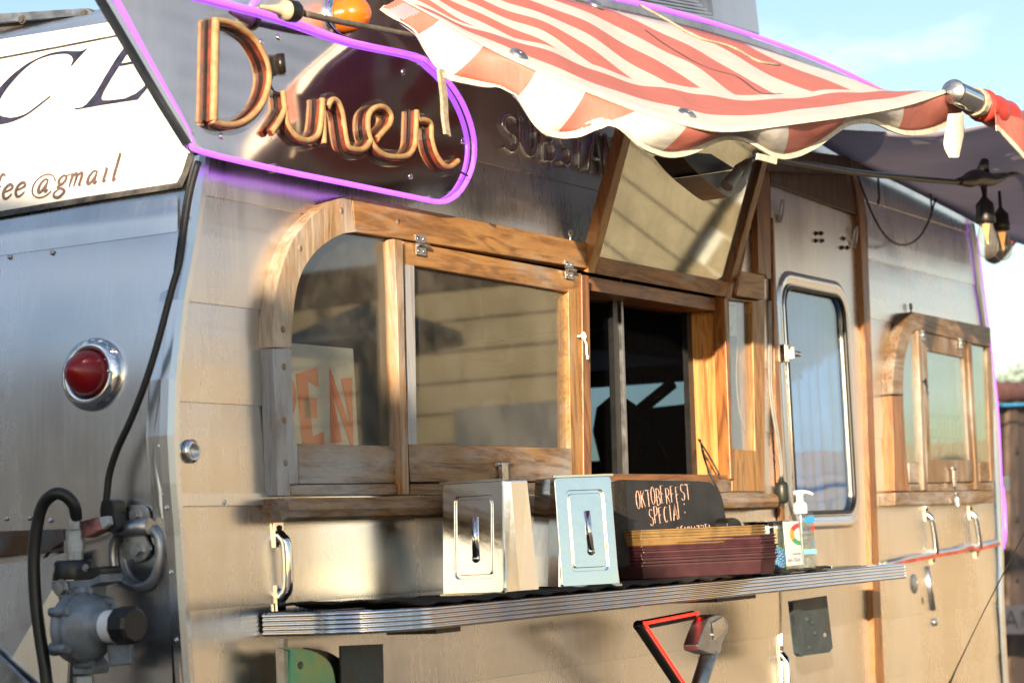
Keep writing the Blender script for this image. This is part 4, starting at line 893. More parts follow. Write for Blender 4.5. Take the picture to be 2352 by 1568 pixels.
m.prism([P(a, b, -.57) for a, b in ((1742, 352), (1786, 362), (1784, 378), (1740, 366))], V((0, .004, 0))); m.build('loose_tab', 'hem', aw)
st = MB(); st.ribbon(catmull([P(1008, 160, -.20), P(1016, 225, -.20), P(1018, 270, -.202), P(1024, 312, -.21)], 5), (0, -1, 0), .0165, .006); st.build('tie_strap', 'rope', aw)
# cords lying on the canopy
m = MB(); m.tube(catmull([P(1470, 12, -.14), P(1530, 45, -.22), P(1600, 85, -.3), P(1680, 108, -.33), P(1740, 140, -.42), P(1790, 150, -.42)], 5), .003, 6); m.build('frayed_cord', 'rope', aw)

# second awning beyond, its pole and rolled end
a2 = thing('far_awning', 'grey underside of a second striped awning lashed to a chrome pole', 'awning', P(2200, 330, -.4))
pA, pB = P(2190, 211, -.62), P(2400, 305, -.62); pB = V((pA.x+2.2, pA.y, pA.z+.02))
m = MB(); m.tube([pA, pB], .0265, 24); po = m.build('pole', 'chrome', a2)
m = MB(); m.lathe(pA+V((.0, 0, 0)), (-1, 0, 0), [(.028, -.004), (.0285, .001), (.026, .004), (.001, .006)], 28); m.build('end_cap', 'steel', po)
rows = []
wl = [P(1880, 330, -.02), P(1951, 330, -.02), P(2135, 388, -.02), P(2235, 410, -.02)]
wl = [V((2.55, -.02, 2.34)), V((2.95, -.02, 2.30)), V((3.4, -.02, 2.28)), V((3.9, -.02, 2.25)), V((4.4, -.02, 2.22)), V((5.2, -.02, 2.22))]
fx_ = [V((2.62, -.60, 2.29)), V((2.9, -.61, 2.275)), V((3.2, -.62, 2.27)), V((3.6, -.62, 2.27)), V((4.1, -.62, 2.27)), V((5.0, -.62, 2.28))]
W2 = catmull(wl, 6); F2 = catmull(fx_, 6)
for j in range(9):
    v = j/8; rows.append([a.lerp(b, v)+V((0, 0, -.035*math.sin(math.pi*v)+.008*math.sin(i*.8+v*5)*math.sin(math.pi*v))) for i, (a, b) in enumerate(zip(W2, F2))])
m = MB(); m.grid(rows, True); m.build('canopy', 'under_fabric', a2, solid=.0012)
rolled = catmull([pA+V((.20, .0, 0)), pA+V((.3, 0, 0)), pA+V((.45, 0, .0)), pA+V((.8, 0, .0)), pA+V((1.5, 0, 0))], 6)
m = MB(); m.tube(rolled, [.034+.006*math.sin(i*1.4) for i in range(len(rolled))], 18); m.build('rolled_fabric', M('red_vinyl', (.50, .05, .035), .38, var=.15, scale=9, bump=.004), a2)
m = MB()
for k in range(5): m.tube([pA+V((.145+.006*k, .031*math.cos(t), .031*math.sin(t))) for t in [i*math.pi/8 for i in range(16)]], .0038, 6, closed=True)
m.build('lashing', 'rope', a2)
vr = []; 
for k, nm in enumerate(('awning_valance', 'hem')): pass
rows = []; uvs = []
nn_ = 48
for j in range(5):
    r = []
    for i in range(nn_+1):
        x = pA.x+.20+i*.035; d = .07+.03*math.sin(i*.62+4.0)
        r.append(V((x, -.652+.010*math.sin(i*.9), pA.z-.012-d*j/4))); uvs.append((i*.155, j/4))
    rows.append(r)
m = MB(); m.grid(rows, True); m.build('valance', 'awning_valance', a2, uvf=uvs, solid=.001)
m = MB(); m.ribbon(rows[-1], (0, -1, 0), .013, .003, -.001); m.build('hem_binding', 'hem', a2)
m = MB(); q = catmull([P(2178, 262, -.61), P(2172, 300, -.615), P(2168, 335, -.61), P(2180, 362, -.62)], 4); q2 = catmull([P(2212, 262, -.60), P(2214, 290, -.58), P(2212, 320, -.60), P(2184, 366, -.62)], 4)
m.grid([q, [a.lerp(b, .5)+V((0, -.02, 0)) for a, b in zip(q, q2)], q2], True); m.build('hanging_flap', 'hem', a2, solid=.0015)
# dark scalloped skirt at the far end of the trailer
sk = thing('end_curtain', 'dark scalloped awning skirt hanging past the right end of the trailer', 'awning', (4.4, 0, 2.2))
rows = []
for j in range(6):
    r = []
    for i in range(30):
        t = i/29; x = lerp(2262, 2440, t); yb_ = 590+22*math.sin(t*9+.3)-t*40; yt_ = 395+t*10
        r.append(P(x, lerp(yt_, yb_, j/5), .35+.04*math.sin(j*1.3+i*.2)))
    rows.append(r)
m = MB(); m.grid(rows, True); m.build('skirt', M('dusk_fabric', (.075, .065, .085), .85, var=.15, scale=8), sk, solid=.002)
m = MB(); m.prism([P(a, b, .33) for a, b in cm2([(2300, 455), (2330, 440), (2400, 430), (2400, 500), (2345, 520), (2325, 560), (2330, 500)], 3, True)], V((0, .004, 0))); m.build('striped_corner', 'red_vinyl', sk)

# ================================================================== STRING LIGHTS, CORDS
sl = thing('string_lights', 'black festoon cord with two clear filament bulbs hanging under the awning', 'string lights', P(2100, 400, -.35))
YC = -.42
m = MB(); m.tube(catmull([P(1735, 352, YC), P(1800, 368, YC), P(1880, 382, YC), P(1980, 398, YC), P(2060, 406, YC), P(2140, 414, YC), P(2205, 418, YC), P(2255, 414, YC), P(2310, 404, YC), P(2420, 372, YC)], 5), .0072, 10); m.build('cord', 'black_rubber', sl)
for x, y in ((2255, 412),):
    m = MB(); m.tube(catmull([P(2200, 417, YC), P(2222, 415, YC), P(2240, 408, YC), P(2256, 410, YC), P(2280, 412, YC), P(2312, 403, YC)], 3), [.009, .011, .014, .018, .021, .022, .022, .022, .022, .022, .021, .019, .017, .014, .011, .008][:16], 12)
    m.tube([P(2256, 412, YC), P(2258, 390, YC), P(2262, 370, YC)], [.022, .017, .011], 10); m.tube([P(2258, 412, YC), P(2262, 452, YC)], [.012, .006], 10); m.build('junction', 'black_rubber', sl)
for (x, y, s_) in ((2262, 470, 1.0), (2299, 492, .92)):
    c = P(x, y+5, YC if s_ == 1 else YC+.10); q_ = 1.58*s_; LZ = lambda c_, pr: (c_, (0, 0, -1), [(r_*q_, h_*q_) for r_, h_ in pr])
    m = MB(); m.lathe(*LZ(c, [(.003, -.05), (.0035, -.018), (.008, -.012), (.015, -.004), (.0155, .012), (.0165, .014), (.0165, .026), (.015, .028), (.001, .029)]), 20); so2 = m.build('socket', 'black_rubber', sl)
    m = MB(); m.lathe(*LZ(c+V((0, 0, -.028*q_)), [(.011, 0), (.0125, .008), (.0165, .024), (.0185, .036), (.0165, .048), (.010, .056), (.003, .059), (.0005, .0592)]), 24); m.build('bulb', 'bulb_glass', sl)
    m = MB(); m.tube([c+V((0, 0, -.046)), c+V((0, 0, -.076)), c+V((.003, 0, -.098))], [.011, .005, .002], 8); m.build('filament', M('warm_filament', (.9, .45, .15), .4, emit=(1, .42, .10, .7)), so2)
m = MB(); m.tube(catmull([P(1968, 400, -.05), P(1985, 445, -.05), P(2010, 505, -.05), P(2040, 548, -.05), P(2075, 563, -.05), P(2108, 548, -.05), P(2132, 510, -.05), P(2150, 455, -.05), P(2172, 402, -.05)], 6), .0032, 8)
tag(m.build('thin_cable', 'black_rubber'), 'thin black cable drooping in a loop on the side right of the door', 'cable')
for nm, a, b, lb in (('strap', (2015, 395), (2017, 468), 'short grey strap hanging above the door trim'), ('strap', (2134, 395), (2138, 495), 'long dark strap hanging beside the drooping thin cable')):
    m = MB(); m.ribbon(catmull([P(a[0], a[1], -.06), P(a[0]+2, (a[1]+b[1])/2, -.065), P(b[0]+1, b[1]-12, -.06), P(b[0]-2, b[1], -.06)], 3), (0, -1, 0), .010, .003)
    tag(m.build(nm, 'strap'), lb, 'strap', 'straps hanging right of the door')
m = MB(); m.tube([P(1830, 358, -.02), P(2030, 400, -.02)], .012, 8); 
bm_ = MB(); bm_.prism([P(1762, 340, -.04), P(1890, 352, -.04), P(2132, 384, -.04), P(2135, 391, -.04), P(1880, 398, -.04), P(1762, 392, -.04)], V((0, .02, 0))); bm_.build('dark_brown_strip', 'panel_brown', TR)  # dark brown strip along the wall below the far canopy
# sign feed cable and its weatherproof plug
fc = thing('sign_feed_cable', 'grey cable with cream and black plug running from the sign to the awning', 'cable', P(800, 50, -.12))
m = MB(); m.tube(catmull([P(700, 32, -.10), P(780, 50, -.10), P(870, 67, -.095), P(950, 83, -.09), P(1030, 97, -.08)], 5), .0055, 10); m.build('cable', M('grey_cable', (.16, .14, .11), .6, var=.2, scale=60), fc)
m = MB(); d = (P(705, 33, -.1)-P(625, 22, -.085)); o_ = P(625, 20, -.085); m.lathe(o_, d, [(.003, -.03), (.006, 0), (.009, .012), (.009, .02), (.016, .024), (.017, .035)], 20); m.build('plug', 'cream_plastic', fc)
m = MB(); m.lathe(o_, d, [(.017, .033), (.0185, .036), (.0185, .052), (.015, .058), (.008, .062), (.006, .07)], 20); m.build('plug_cap', 'black_rubber', fc)
# work lamp below the valance
wk = thing('clip_lamp', 'black and grey angled lamp head with a corded plug hanging below the valance', 'lamp', P(1650, 390, -.3))
def slab(nm, px, y0, y1, mt, par, bv=.002):
    m = MB(); m.ppr(px, y0, y1); return m.build(nm, mt, par, bevel=bv)
slab('housing', [(1560, 350), (1634, 353), (1690, 388), (1606, 402), (1588, 384)], -.33, -.27, 'black_paint', wk)
slab('head', [(1606, 403), (1691, 391), (1718, 420), (1704, 440), (1674, 454), (1660, 446)], -.335, -.275, 'grey_plastic', wk)
m = MB(); m.tube(catmull([P(1668, 428, -.35), P(1690, 400, -.36), P(1712, 378, -.36), P(1735, 364, -.36), P(1780, 356, -.36)], 4), [.014, .014, .013, .012, .011, .011, .010, .009, .008, .007, .006, .005, .004, .004, .004, .004, .004], 12); m.build('plug_lead', 'grey_plastic', wk)
m = MB()
for k in range(5):
    t = k/5; c = P(lerp(1698, 1722, t), lerp(391, 370, t), -.36); m.lathe(c, P(1722, 370, -.36)-P(1698, 391, -.36), [(.006, -.001), (.0135-.001*k, -.001), (.0135-.001*k, .002), (.006, .002)], 14)
m.build('strain_relief', 'grey_plastic', wk)

# charging lead beside the door
dl = thing('door_lead', 'thin grey lead ending in a black inline plug beside the door', 'cable', P(1785, 1000, -.03))
m = MB(); m.tube(catmull([P(1766, 690, -.02), P(1766, 800, -.022), P(1768, 900, -.025), P(1780, 980, -.03), P(1790, 1050, -.03), P(1794, 1095, -.03)], 5), .0035, 8); m.tube(catmull([P(1770, 690, -.02), P(1771, 800, -.022), P(1773, 900, -.025), P(1785, 980, -.03), P(1795, 1050, -.03), P(1797, 1095, -.03)], 5), .0025, 8); m.build('lead', 'grey_plastic', dl)
m = MB(); c = P(1796, 1128, -.035); m.lathe(c, (0, 0, -1), [(.004, -.035), (.007, -.03), (.008, -.024), (.013, -.022), (.0165, -.014), (.0165, .020), (.012, .028), (.004, .030)], 10, True); m.build('inline_plug', M('green_black', (.03, .036, .028), .4, var=.2, scale=40), dl)

# power cord down the rear corner with its plug and connector
pc = thing('rear_power_cord', 'black power cord running down the rear corner to a black plug', 'cable', PX(300, 900, -.03))
m = MB(); q = [PE(a, b, o) for a, b, o in ((455, 372, .03), (437, 440, .03), (424, 520, .03), (413, 600, .03), (396, 660, .03), (375, 740, .03), (356, 810, .03), (330, 890, .03), (300, 965, .03), (270, 1030, .03), (252, 1085, .03), (246, 1130, .03), (244, 1152, .03))]
m.tube(catmull(q, 5), .0058, 10); m.build('cord', 'black_rubber', pc)
m = MB(); m.prism([PE(a, b, .045) for a, b in cm2([(232, 1150), (258, 1150), (262, 1180), (272, 1210), (262, 1222), (240, 1218), (230, 1195)], 2, True)], V((.03, 0, 0))); m.build('plug', 'black_rubber', pc, bevel=.004)
cn = thing('trailer_connector', 'dusty pink and grey connector block beside the black plug', 'connector', PE(215, 1210, .05))
m = MB(); m.prism([PE(a, b, .06) for a, b in ((178, 1198), (222, 1186), (232, 1216), (192, 1236), (180, 1226))], V((.03, 0, 0))); m.build('body', 'pink_plastic', cn, bevel=.003)
m = MB(); m.prism([PE(a, b, .056) for a, b in ((222, 1188), (246, 1184), (250, 1204), (234, 1216))], V((.02, 0, 0))); m.build('tip', M('pale_plastic', (.5, .52, .58), .5), cn, bevel=.002)
m = MB(); m.tube(catmull([PE(178, 1225, .045), PE(150, 1240, .04), PE(118, 1262, .02), PE(100, 1285, .01)], 4), .0028, 8); m.build('wire', 'rust_steel', cn)

# gas regulator and hose
rg = thing('gas_regulator', 'grey propane regulator with hex bolts, white label and black cap on the rear wall', 'regulator', PE(190, 1400, .06))
RX = .10
def ep(a, b, o=RX): return PE(a, b, o)
m = MB(); m.prism([ep(a, b) for a, b in ((119, 1335), (210, 1330), (231, 1318), (232, 1336), (195, 1348), (195, 1370), (215, 1378), (215, 1388), (190, 1392), (190, 1400), (160, 1400), (160, 1356), (119, 1354))], V((.05, 0, 0))); rb = m.build('body', 'regulator_grey', rg, bevel=.003)
m = MB(); m.prism([ep(a, b) for a, b in ((120, 1316), (132, 1308), (225, 1300), (231, 1306), (231, 1318), (210, 1328), (119, 1333))], V((.05, 0, 0))); m.build('top_gasket', 'black_paint', rg, bevel=.002)
m = MB(); m.lathe(ep(170, 1318, RX-.02), (0, 0, 1), [(.030, -.006), (.031, .0), (.030, .018), (.026, .022), (.001, .022)], 24); m.build('cap', 'black_rubber', rg)
m = MB(); c = ep(172, 1285, RX-.02); m.lathe(c, (0, 0, 1), [(.013, -.01), (.013, .012), (.016, .012), (.016, .030), (.013, .030), (.013, .045), (.011, .047), (.011, .085)], 8, False); m.build('fitting', 'zinc', rg)
cD = ep(196, 1440, RX+.0); ax = V((-.10, -.99, .02)).normalized()
m = MB(); m.lathe(cD, ax, [(.052, -.022), (.054, -.020), (.054, -.012), (.050, -.010), (.050, .0), (.054, .002), (.054, .008), (.048, .014), (.042, .024), (.034, .030), (.024, .034), (.024, .075)], 40); m.build('diaphragm_housing', 'regulator_grey', rg)
m = MB(); m.lathe(cD, ax, [(.0245, .050), (.0245, .074)], 30); m.build('label', 'paper', rg)
m = MB()
for k in range(7): 
    pts = [cD+ax*(.053+k*.0029)+(ax.cross(V((0, 0, 1))).normalized()*math.cos(t)+V((0, 0, 1))*math.sin(t))*.0247 for t in [2.2+i*.16 for i in range(8)]]
    m.tube(pts, .00035, 4)
m.build('label_print', 'label_navy', rg)
m = MB(); m.lathe(cD, ax, [(.027, .074), (.029, .076), (.029, .104), (.024, .108), (.001, .108)], 10, False); m.build('end_cap', 'black_rubber', rg)
for k in range(6):
    t = k*math.pi/3+.5; u = ax.cross(V((0, 0, 1))).normalized(); q = cD+(u*math.cos(t)+V((0, 0, 1))*math.sin(t))*.055
    m = MB(); m.tube([q-ax*.022, q+ax*.010], .0075, 10); m.hexb(q+ax*.010, ax, .0055, .005); m.build('flange_bolt', 'regulator_grey', rg)
for a, b in ((143, 1350), (142, 1464), (130, 1303), (197, 1303)):
    m = MB(); m.hexb(ep(a, b, RX+.002), (-1, 0, 0), .010 if b > 1340 else .004, .010 if b > 1340 else .004); m.build('hex_bolt', 'zinc', rg)
m = MB(); m.tube([ep(118, 1490, RX-.02), ep(215, 1478, RX-.02)], .011, 12); m.prism([ep(a, b) for a, b in ((165, 1400), (195, 1400), (200, 1510), (215, 1530), (210, 1548), (165, 1548), (165, 1528), (178, 1512))], V((.04, 0, 0))); m.prism([ep(a, b) for a, b in ((132, 1360), (165, 1358), (165, 1376), (132, 1378))], V((.03, 0, 0)))
m.prism([ep(a, b) for a, b in ((243, 1480), (300, 1474), (302, 1525), (252, 1530))], V((.03, .02, 0))); m.build('lower_body', 'regulator_grey', rg, bevel=.003)
m = MB(); m.lathe(ep(192, 1552, RX-.02), (0, 0, -1), [(.016, 0), (.016, .01), (.019, .01), (.019, .03), (.012, .03), (.012, .2)], 8, False); m.build('outlet_fitting', 'zinc', rg)
gh = MB(); gh.tube(catmull([ep(175, 1190, RX-.02), ep(170, 1160, RX-.01), ep(150, 1138, RX), ep(125, 1134, RX+.01), ep(98, 1160, RX+.01), ep(84, 1215, RX+.01), ep(78, 1290, RX+.01), ep(82, 1380, RX+.01), ep(92, 1460, RX+.01), ep(104, 1540, RX+.01), ep(114, 1640, RX+.01), ep(122, 1750, RX)], 6), .0098, 14)
tag(gh.build('gas_hose', 'black_rubber'), 'thick black rubber gas hose arching over and down beside the regulator', 'hose')

# ================================================================== COUNTER
ZC = 1.195; YD = -.25; x0c = .215; x1c = P(2078, 1300, YD).x
ct = thing('serving_counter', 'long fold down counter with ribbed chrome edging below the serving window', 'counter', ((x0c+x1c)/2, YD/2, ZC))
rc = .13
path = [V((x0c, -.006, 0)), V((x0c, YD+rc, 0))]+[V((x0c+rc-rc*math.cos(t), YD+rc-rc*math.sin(t), 0)) for t in [i*math.pi/2/10 for i in range(1, 11)]]+[V((x0c+.6, YD, 0)), V((x0c+1.4, YD, 0)), V((x1c, YD, 0))]
prf2 = []
Hc = .036
for k in range(5):
    z0 = -k*Hc/5; 
    for a in (0, .2, .4, .6, .8): prf2.append((.0032*math.sin(math.pi*a)**.6 if a else 0, z0-a*Hc/5))
prf2.append((0, -Hc)); prf2 = [(-.006, .0012), (-.001, .0015)]+prf2+[(-.004, -Hc-.001), (-.012, -Hc)]
rows = []
for o, dz in prf2:
    r = []
    for i, p in enumerate(path):
        t = (path[min(i+1, len(path)-1)]-path[max(i-1, 0)]).normalized(); nrm_ = V((t.y, -t.x, 0))
        r.append(p+nrm_*o+V((0, 0, ZC+dz)))
    rows.append(r)
# outward is to the left of travel here: flip if needed
m = MB(); m.grid(rows, True)
m.build('ribbed_edging', 'chrome', ct)
m = MB(); top = [p+V((0, 0, ZC-.003)) for p in path]+[V((x1c, -.006, ZC-.003))]
m.prism(top, V((0, 0, -.028))); m.build('top', 'dark_steel', ct)
m = MB(); m.box((x1c-.001, YD-.002, ZC-Hc), (x1c+.002, -.02, ZC)); m.build('end_trim', 'chrome', ct)
# hinge clips below
m = MB(); m.box((x0c+.25, -.18, ZC-.05), (x0c+.33, -.08, ZC-.032)); m.build('hinge_clip', 'black_paint', ct)
m = MB(); q = [P(a, b, -.13) for a, b in ((1812, 1380), (1899, 1367), (1913, 1486), (1905, 1497), (1832, 1507), (1825, 1499))]; m.prism(q, V((0, .003, 0)), [[P(1896+5*math.cos(t), 1457+6*math.sin(t), -.13) for t in [i*math.pi/5 for i in range(10)]]]); kb = m.build('side_bracket', 'bracket_steel', ct)
m = MB(); m.prism([P(1812, 1384, -.13), P(1830, 1382, -.13), P(1842, 1504, -.13), P(1832, 1507, -.13), P(1825, 1499, -.13)], V((-.006, -.012, 0))); m.build('bracket_flange', 'bracket_steel', kb)
for a, b in ((1853, 1420), (1858, 1496-10), (1866, 1428), (1872, 1452)):
    m = MB(); m.hexb(P(a, b, -.13), (0, -1, 0), .006, .005); m.build('bolt', 'bracket_steel', kb)
kn = MB(); kn.prism([P(a, b, -.16) for a, b in cm2([(1618, 1440), (1632, 1415), (1655, 1410), (1672, 1425), (1672, 1450), (1658, 1480), (1652, 1502), (1605, 1492), (1608, 1466)], 2, True)], V((0, .035, 0))); kno = kn.build('strut_knuckle', 'zinc', ct, bevel=.003)
m = MB(); m.tube([P(1632, 1490, -.145), P(1585, 1640, -.10), P(1555, 1740, -.06)], .018, 20); m.build('strut_tube', 'zinc', ct)
m = MB(); m.prism([P(1638, 1430, -.165), P(1662, 1415, -.165), P(1668, 1440, -.165), P(1660, 1455, -.165), P(1642, 1470, -.165)], V((0, .003, 0))); m.hexb(P(1638, 1456, -.16), (0, -1, 0), .006, .004); m.build('knuckle_plate', 'steel', kno)
m = MB(); m.box((P(1600, 1415, -.15).x, -.2, ZC-.048), (P(1690, 1405, -.15).x, -.09, ZC-.037)); m.build('strut_mount', 'bracket_steel', ct)
m = MB(); m.prism([P(a, b, -.07) for a, b in ((783, 1482), (880, 1478), (884, 1700), (786, 1700))], V((0, .004, 0))); m.build('leg_bracket', 'bracket_steel', ct)
m = MB(); m.prism([P(a, b, -.07) for a, b in cm2([(640, 1486), (700, 1490), (740, 1505), (764, 1535), (772, 1600), (770, 1700)], 3)+[(668, 1700), (668, 1493)]], V((0, .004, 0)), [[P(690+7*math.cos(t), 1527+9*math.sin(t), -.07) for t in [i*math.pi/6 for i in range(12)]]]); m.build('quadrant_plate', 'iridescent', ct)
m = MB(); m.prism([P(a, b, -.055) for a, b in cm2([(700, 1486), (750, 1495), (790, 1520), (808, 1560), (812, 1700)], 3)+[(770, 1700), (700, 1500)]], V((0, .004, 0))); m.build('quadrant_plate', 'black_paint', ct)
m = MB(); m.box((P(645, 1500, -.06).x, -.066, .9), (P(655, 1500, -.06).x, -.05, ZC-.04)); m.build('side_rail', 'zinc', ct)
# red light strip in its black channel
rl = thing('red_light_strip', 'bent red light strip in black channel under the counter', 'light strip', P(1480, 1440, -.14))
cp = [P(1590, 1412, -.12), P(1466, 1436, -.14), P(1575, 1600, -.10), P(1620, 1670, -.09)]
m = MB(); m.tube(catmull([cp[0], cp[1].lerp(cp[0], .1), cp[1], cp[1].lerp(cp[2], .1), cp[2], cp[3]], 4), .0100, 12); m.build('channel', 'black_rubber', rl)
m = MB(); m.tube([p+V((.010, -.010, .004)) for p in catmull([cp[0], cp[1].lerp(cp[0], .1), cp[1], cp[1].lerp(cp[2], .1), cp[2], cp[3]], 4)], .0032, 8); m.build('light_tube', 'red_led', rl)

# rubber mat
m = MB(); xs = [x0c+.03+i*.03 for i in range(62)]; rows = []
for j in range(8):
    v = j/7; r = []
    for i, x in enumerate(xs):
        y = lerp(-.02, YD-.004, v); 
        if x < x0c+rc: y = max(y, YD+rc-math.sqrt(max(0, rc**2-(x-x0c-rc)**2)))+0
        z = ZC+.004+.004*abs(math.sin(i*.7+j))*(1 if v > .6 or i < 3 else .2)+(.008*math.exp(-((x-x0c-.02)/.05)**2))+.003*math.sin(i*1.9)
        r.append(V((x, y, z)))
    rows.append(r)
m.grid(rows, True); tag(m.build('rubber_mat', 'mat_rubber', None, solid=.004), 'ragged dark rubber mat curling over the counter edge', 'mat')
ZM = ZC+.009

# napkin dispensers
def dispenser(c, dirx, diry, wid, dep, hei, label):
    """c nearest bottom corner; dirx along the front panel, diry along the depth"""
    t = thing('napkin_dispenser', label, 'napkin dispenser', c, 'napkin dispensers on the counter')
    dirx, diry = V(dirx).normalized(), V(diry).normalized(); n = -diry; up = V((0, 0, 1))
    taper = .006
    m = MB()
    b = [c, c+dirx*wid, c+dirx*wid+diry*dep, c+diry*dep]; tp = [p+up*hei+diry*(.014 if i_ < 2 else -.008)+dirx*(.014 if i_ in (0, 3) else -.006) for i_, p in enumerate(b)]; b = [b[0]+dirx*-.004, b[1]+dirx*.004, b[2]+dirx*.004, b[3]-dirx*.004]
    # shell with a creased waist in each side
    o = len(m.v)
    mid0, mid1 = (b[0]+b[3])/2+dirx*.008, (tp[0]+tp[3])/2+dirx*.008; mid2, mid3 = (b[1]+b[2])/2-dirx*.008, (tp[1]+tp[2])/2-dirx*.008
    for a_, b_ in ((b, tp),):
        ring = [b[0], b[1], mid2, b[2], b[3], mid0]; rt = [tp[0], tp[1], mid3, tp[2], tp[3], mid1]
        m.add(ring+rt, [(0, 1, 7, 6), (1, 2, 8, 7), (2, 3, 9, 8), (3, 4, 10, 9), (4, 5, 11, 10), (5, 0, 6, 11), (6, 7, 8, 9, 10, 11), (5, 4, 3, 2, 1, 0)])
    m.build('shell', 'dispenser_steel', t, bevel=.0025)
    # face plate, recessed border, and finger slot
    F_ = lambda u, v, d=0: c+dirx*(wid*u)+up*(hei*v)+n*(d-.0155*v*.9+.0005)
    m = MB(); po_ = [F_(u, v, .001) for u, v in rrect(.01, .01, .99, .99, .04, 3)]; ih = [F_(u, v, .001) for u, v in rrect(.20, .14, .84, .87, .06, 3)]
    m.prism(po_, n*.004, [ih]); m.build('face_frame', 'dispenser_steel', t, bevel=.0015)
    m = MB(); m.prism([F_(u, v, .0008) for u, v in rrect(.245, .17, .795, .84, .04, 3)], n*.0034); m.build('face_panel', 'dispenser_steel', t, bevel=.0018)
    m = MB(); m.tube([F_(.55, .32, .0042), F_(.53, .68, .0042)], .0058*wid/.11, 12); m.lathe(F_(.55, .315, .003), n, [(.0085, 0), (.007, .005), (.002, .006)], 16); m.build('pull_rib', 'chrome', t)
    m = MB(); m.ribbon([F_(-.02, 1.0, .006), F_(1.02, 1.0, .006)], n, .004, .003); m.build('lip', 'dispenser_steel', t); m = MB(); m.ribbon([F_(-.03, 0.0, .004), F_(1.03, 0.0, .004)], n, .004, .003); m.build('lip', 'dispenser_steel', t)
    return t
cA = P(1152, 1365, -.205); cA.z = ZM
cA.x += .015; dispenser(cA+V((0, .128, 0)), (0, -1, 0), (1, .0, 0), .128, .115, .2, 'left napkin dispenser of the pair, its stamped panel facing the rear corner')
cB = P(1288, 1363, -.175); cB.z = ZM
dispenser(cB, (.81, -.58, 0), (.58, .81, 0), .122, .13, .208, 'right napkin dispenser of the pair, its stamped panel facing out by the trays')

# trays
def tray(x, y, z, rz, a, b, mt, label, hh=.0, grp=''):
    t = None; m = MB()
    def ring(s, ch_, dz):
        q = [(-a*s+ch_, -b*s), (a*s-ch_, -b*s), (a*s, -b*s+ch_), (a*s, b*s-ch_), (a*s-ch_, b*s), (-a*s+ch_, b*s), (-a*s, b*s-ch_), (-a*s, -b*s+ch_)]
        r = Matrix.Rotation(rz, 3, 'Z'); return [r @ V((u, v, 0))+V((x, y, z+dz)) for u, v in q]
    seq = [(.92, .037, 0), (.945, .038, .001), (.975, .04, .014+hh), (.975, .041, .0175+hh), (1.0, .043, .018+hh), (1.003, .043, .0205+hh), (.97, .041, .0215+hh), (.88, .036, .003+hh*.2), (.5, .02, .0028)]
    m.grid([ring(*q) for q in seq], False, True); o = len(m.v); m.v += []
    n0 = 0; m.f.append(list(range(7, -1, -1))); m.sm.append(False); e = (len(seq)-1)*8; m.f.append(list(range(e, e+8))); m.sm.append(False)
    ob = m.build('serving_tray', mt, None, bevel=.0012); tag(ob, label, 'tray', grp); return ob
tc_ = P(1600, 1335, -.12); tcx, tcy = tc_.x-.085, -.150; rz = math.radians(-52)
nM, nT = 8, 3; zt = ZM
for k in range(nM):
    hh = .013 if k == 0 else 0
    kk = ['lowest maroon tray of the stack, lying on the counter mat'] + ['maroon tray in the stack between the lowest maroon tray and the tan trays']*(nM-2) + ['maroon tray directly under the tan trays']
    tray(tcx+random.uniform(-.003, .003), tcy+random.uniform(-.003, .003), zt, rz+random.uniform(-.012, .012), .172, .108, 'maroon_tray', kk[k], hh, 'maroon trays stacked on the counter')
    zt += .0068+(hh if k == 0 else 0)
zt += .001
for k in range(nT):
    tray(tcx-.018, tcy+.004, zt, rz+.02+.01*k, .162, .102, 'tan_tray', ['lowest tan tray resting on the maroon trays', 'middle tan tray of the stack', 'topmost tan tray of the stack'][k], 0, 'tan trays on top of the maroon stack')
    zt += .0062

# chalkboard
cbd = thing('chalkboard', 'black chalkboard with Oktoberfest special written in pink chalk', 'chalkboard', P(1540, 1300, -.05))
tilt = V((0, .10, 1)).normalized()
q00, q10, q01, q11 = P(1446, 1300, -.085), P(1692, 1300, -.085), P(1434, 1100, -.055), P(1640, 1104, -.055)
B = lambda a, b: P(a, b, lerp(-.055, -.085, (b-1100)/200))
m = MB(); m.prism([B(a, b) for a, b in [(1446, 1300), (1434, 1101), (1600, 1104)]+cm2([(1632, 1107), (1650, 1125), (1662, 1160), (1670, 1200), (1680, 1250), (1684, 1300)], 3)], V((0, .009, 0))); m.build('slate', 'slate', cbd, bevel=.0015)
m = MB(); m.prism([B(a, b)+V((0, -.004, 0)) for a, b in [(1412, 1300), (1406, 1108), (1432, 1101), (1445, 1300)]], V((0, .018, 0))); m.build('side_rail', 'mat_rubber', cbd, bevel=.002)
wr = MB()
def chalk(s_, x0, y0, x1, y1, h0, h1):
    n_ = len(s_)*1.22
    f = lambda u, v: B(lerp(x0, x1, u/n_)-v*4, lerp(y0, y1, u/n_)-v*lerp(h0, h1, u/n_))+V((0, -.0012, 0))
    stroke_text(wr, s_, f, adv=1.22, jit=.07, rad=.0011, n=5)
chalk('OKTOBERFEST', 1462, 1166, 1587, 1146, 40, 34); chalk('SPECIAL:', 1492, 1206, 1580, 1184, 36, 40); chalk('SCHNITZEL', 1556, 1226, 1640, 1217, 16, 14)
wr.build('chalk_writing', 'chalk', cbd)
m = MB(); m.tube(catmull([P(1608, 1010, .0), P(1620, 1060, -.03), P(1640, 1105, -.05), P(1658, 1150, -.06), P(1664, 1200, -.06), P(1668, 1225, -.06)], 5), .0022, 7); m.tube(catmull([P(1604, 1008, .0), P(1632, 1052, -.03), P(1652, 1090, -.05)], 5), .0022, 7)
tag(m.build('black_wire', 'black_rubber'), 'thin black wire looping out of the hatch behind the chalkboard', 'wire')
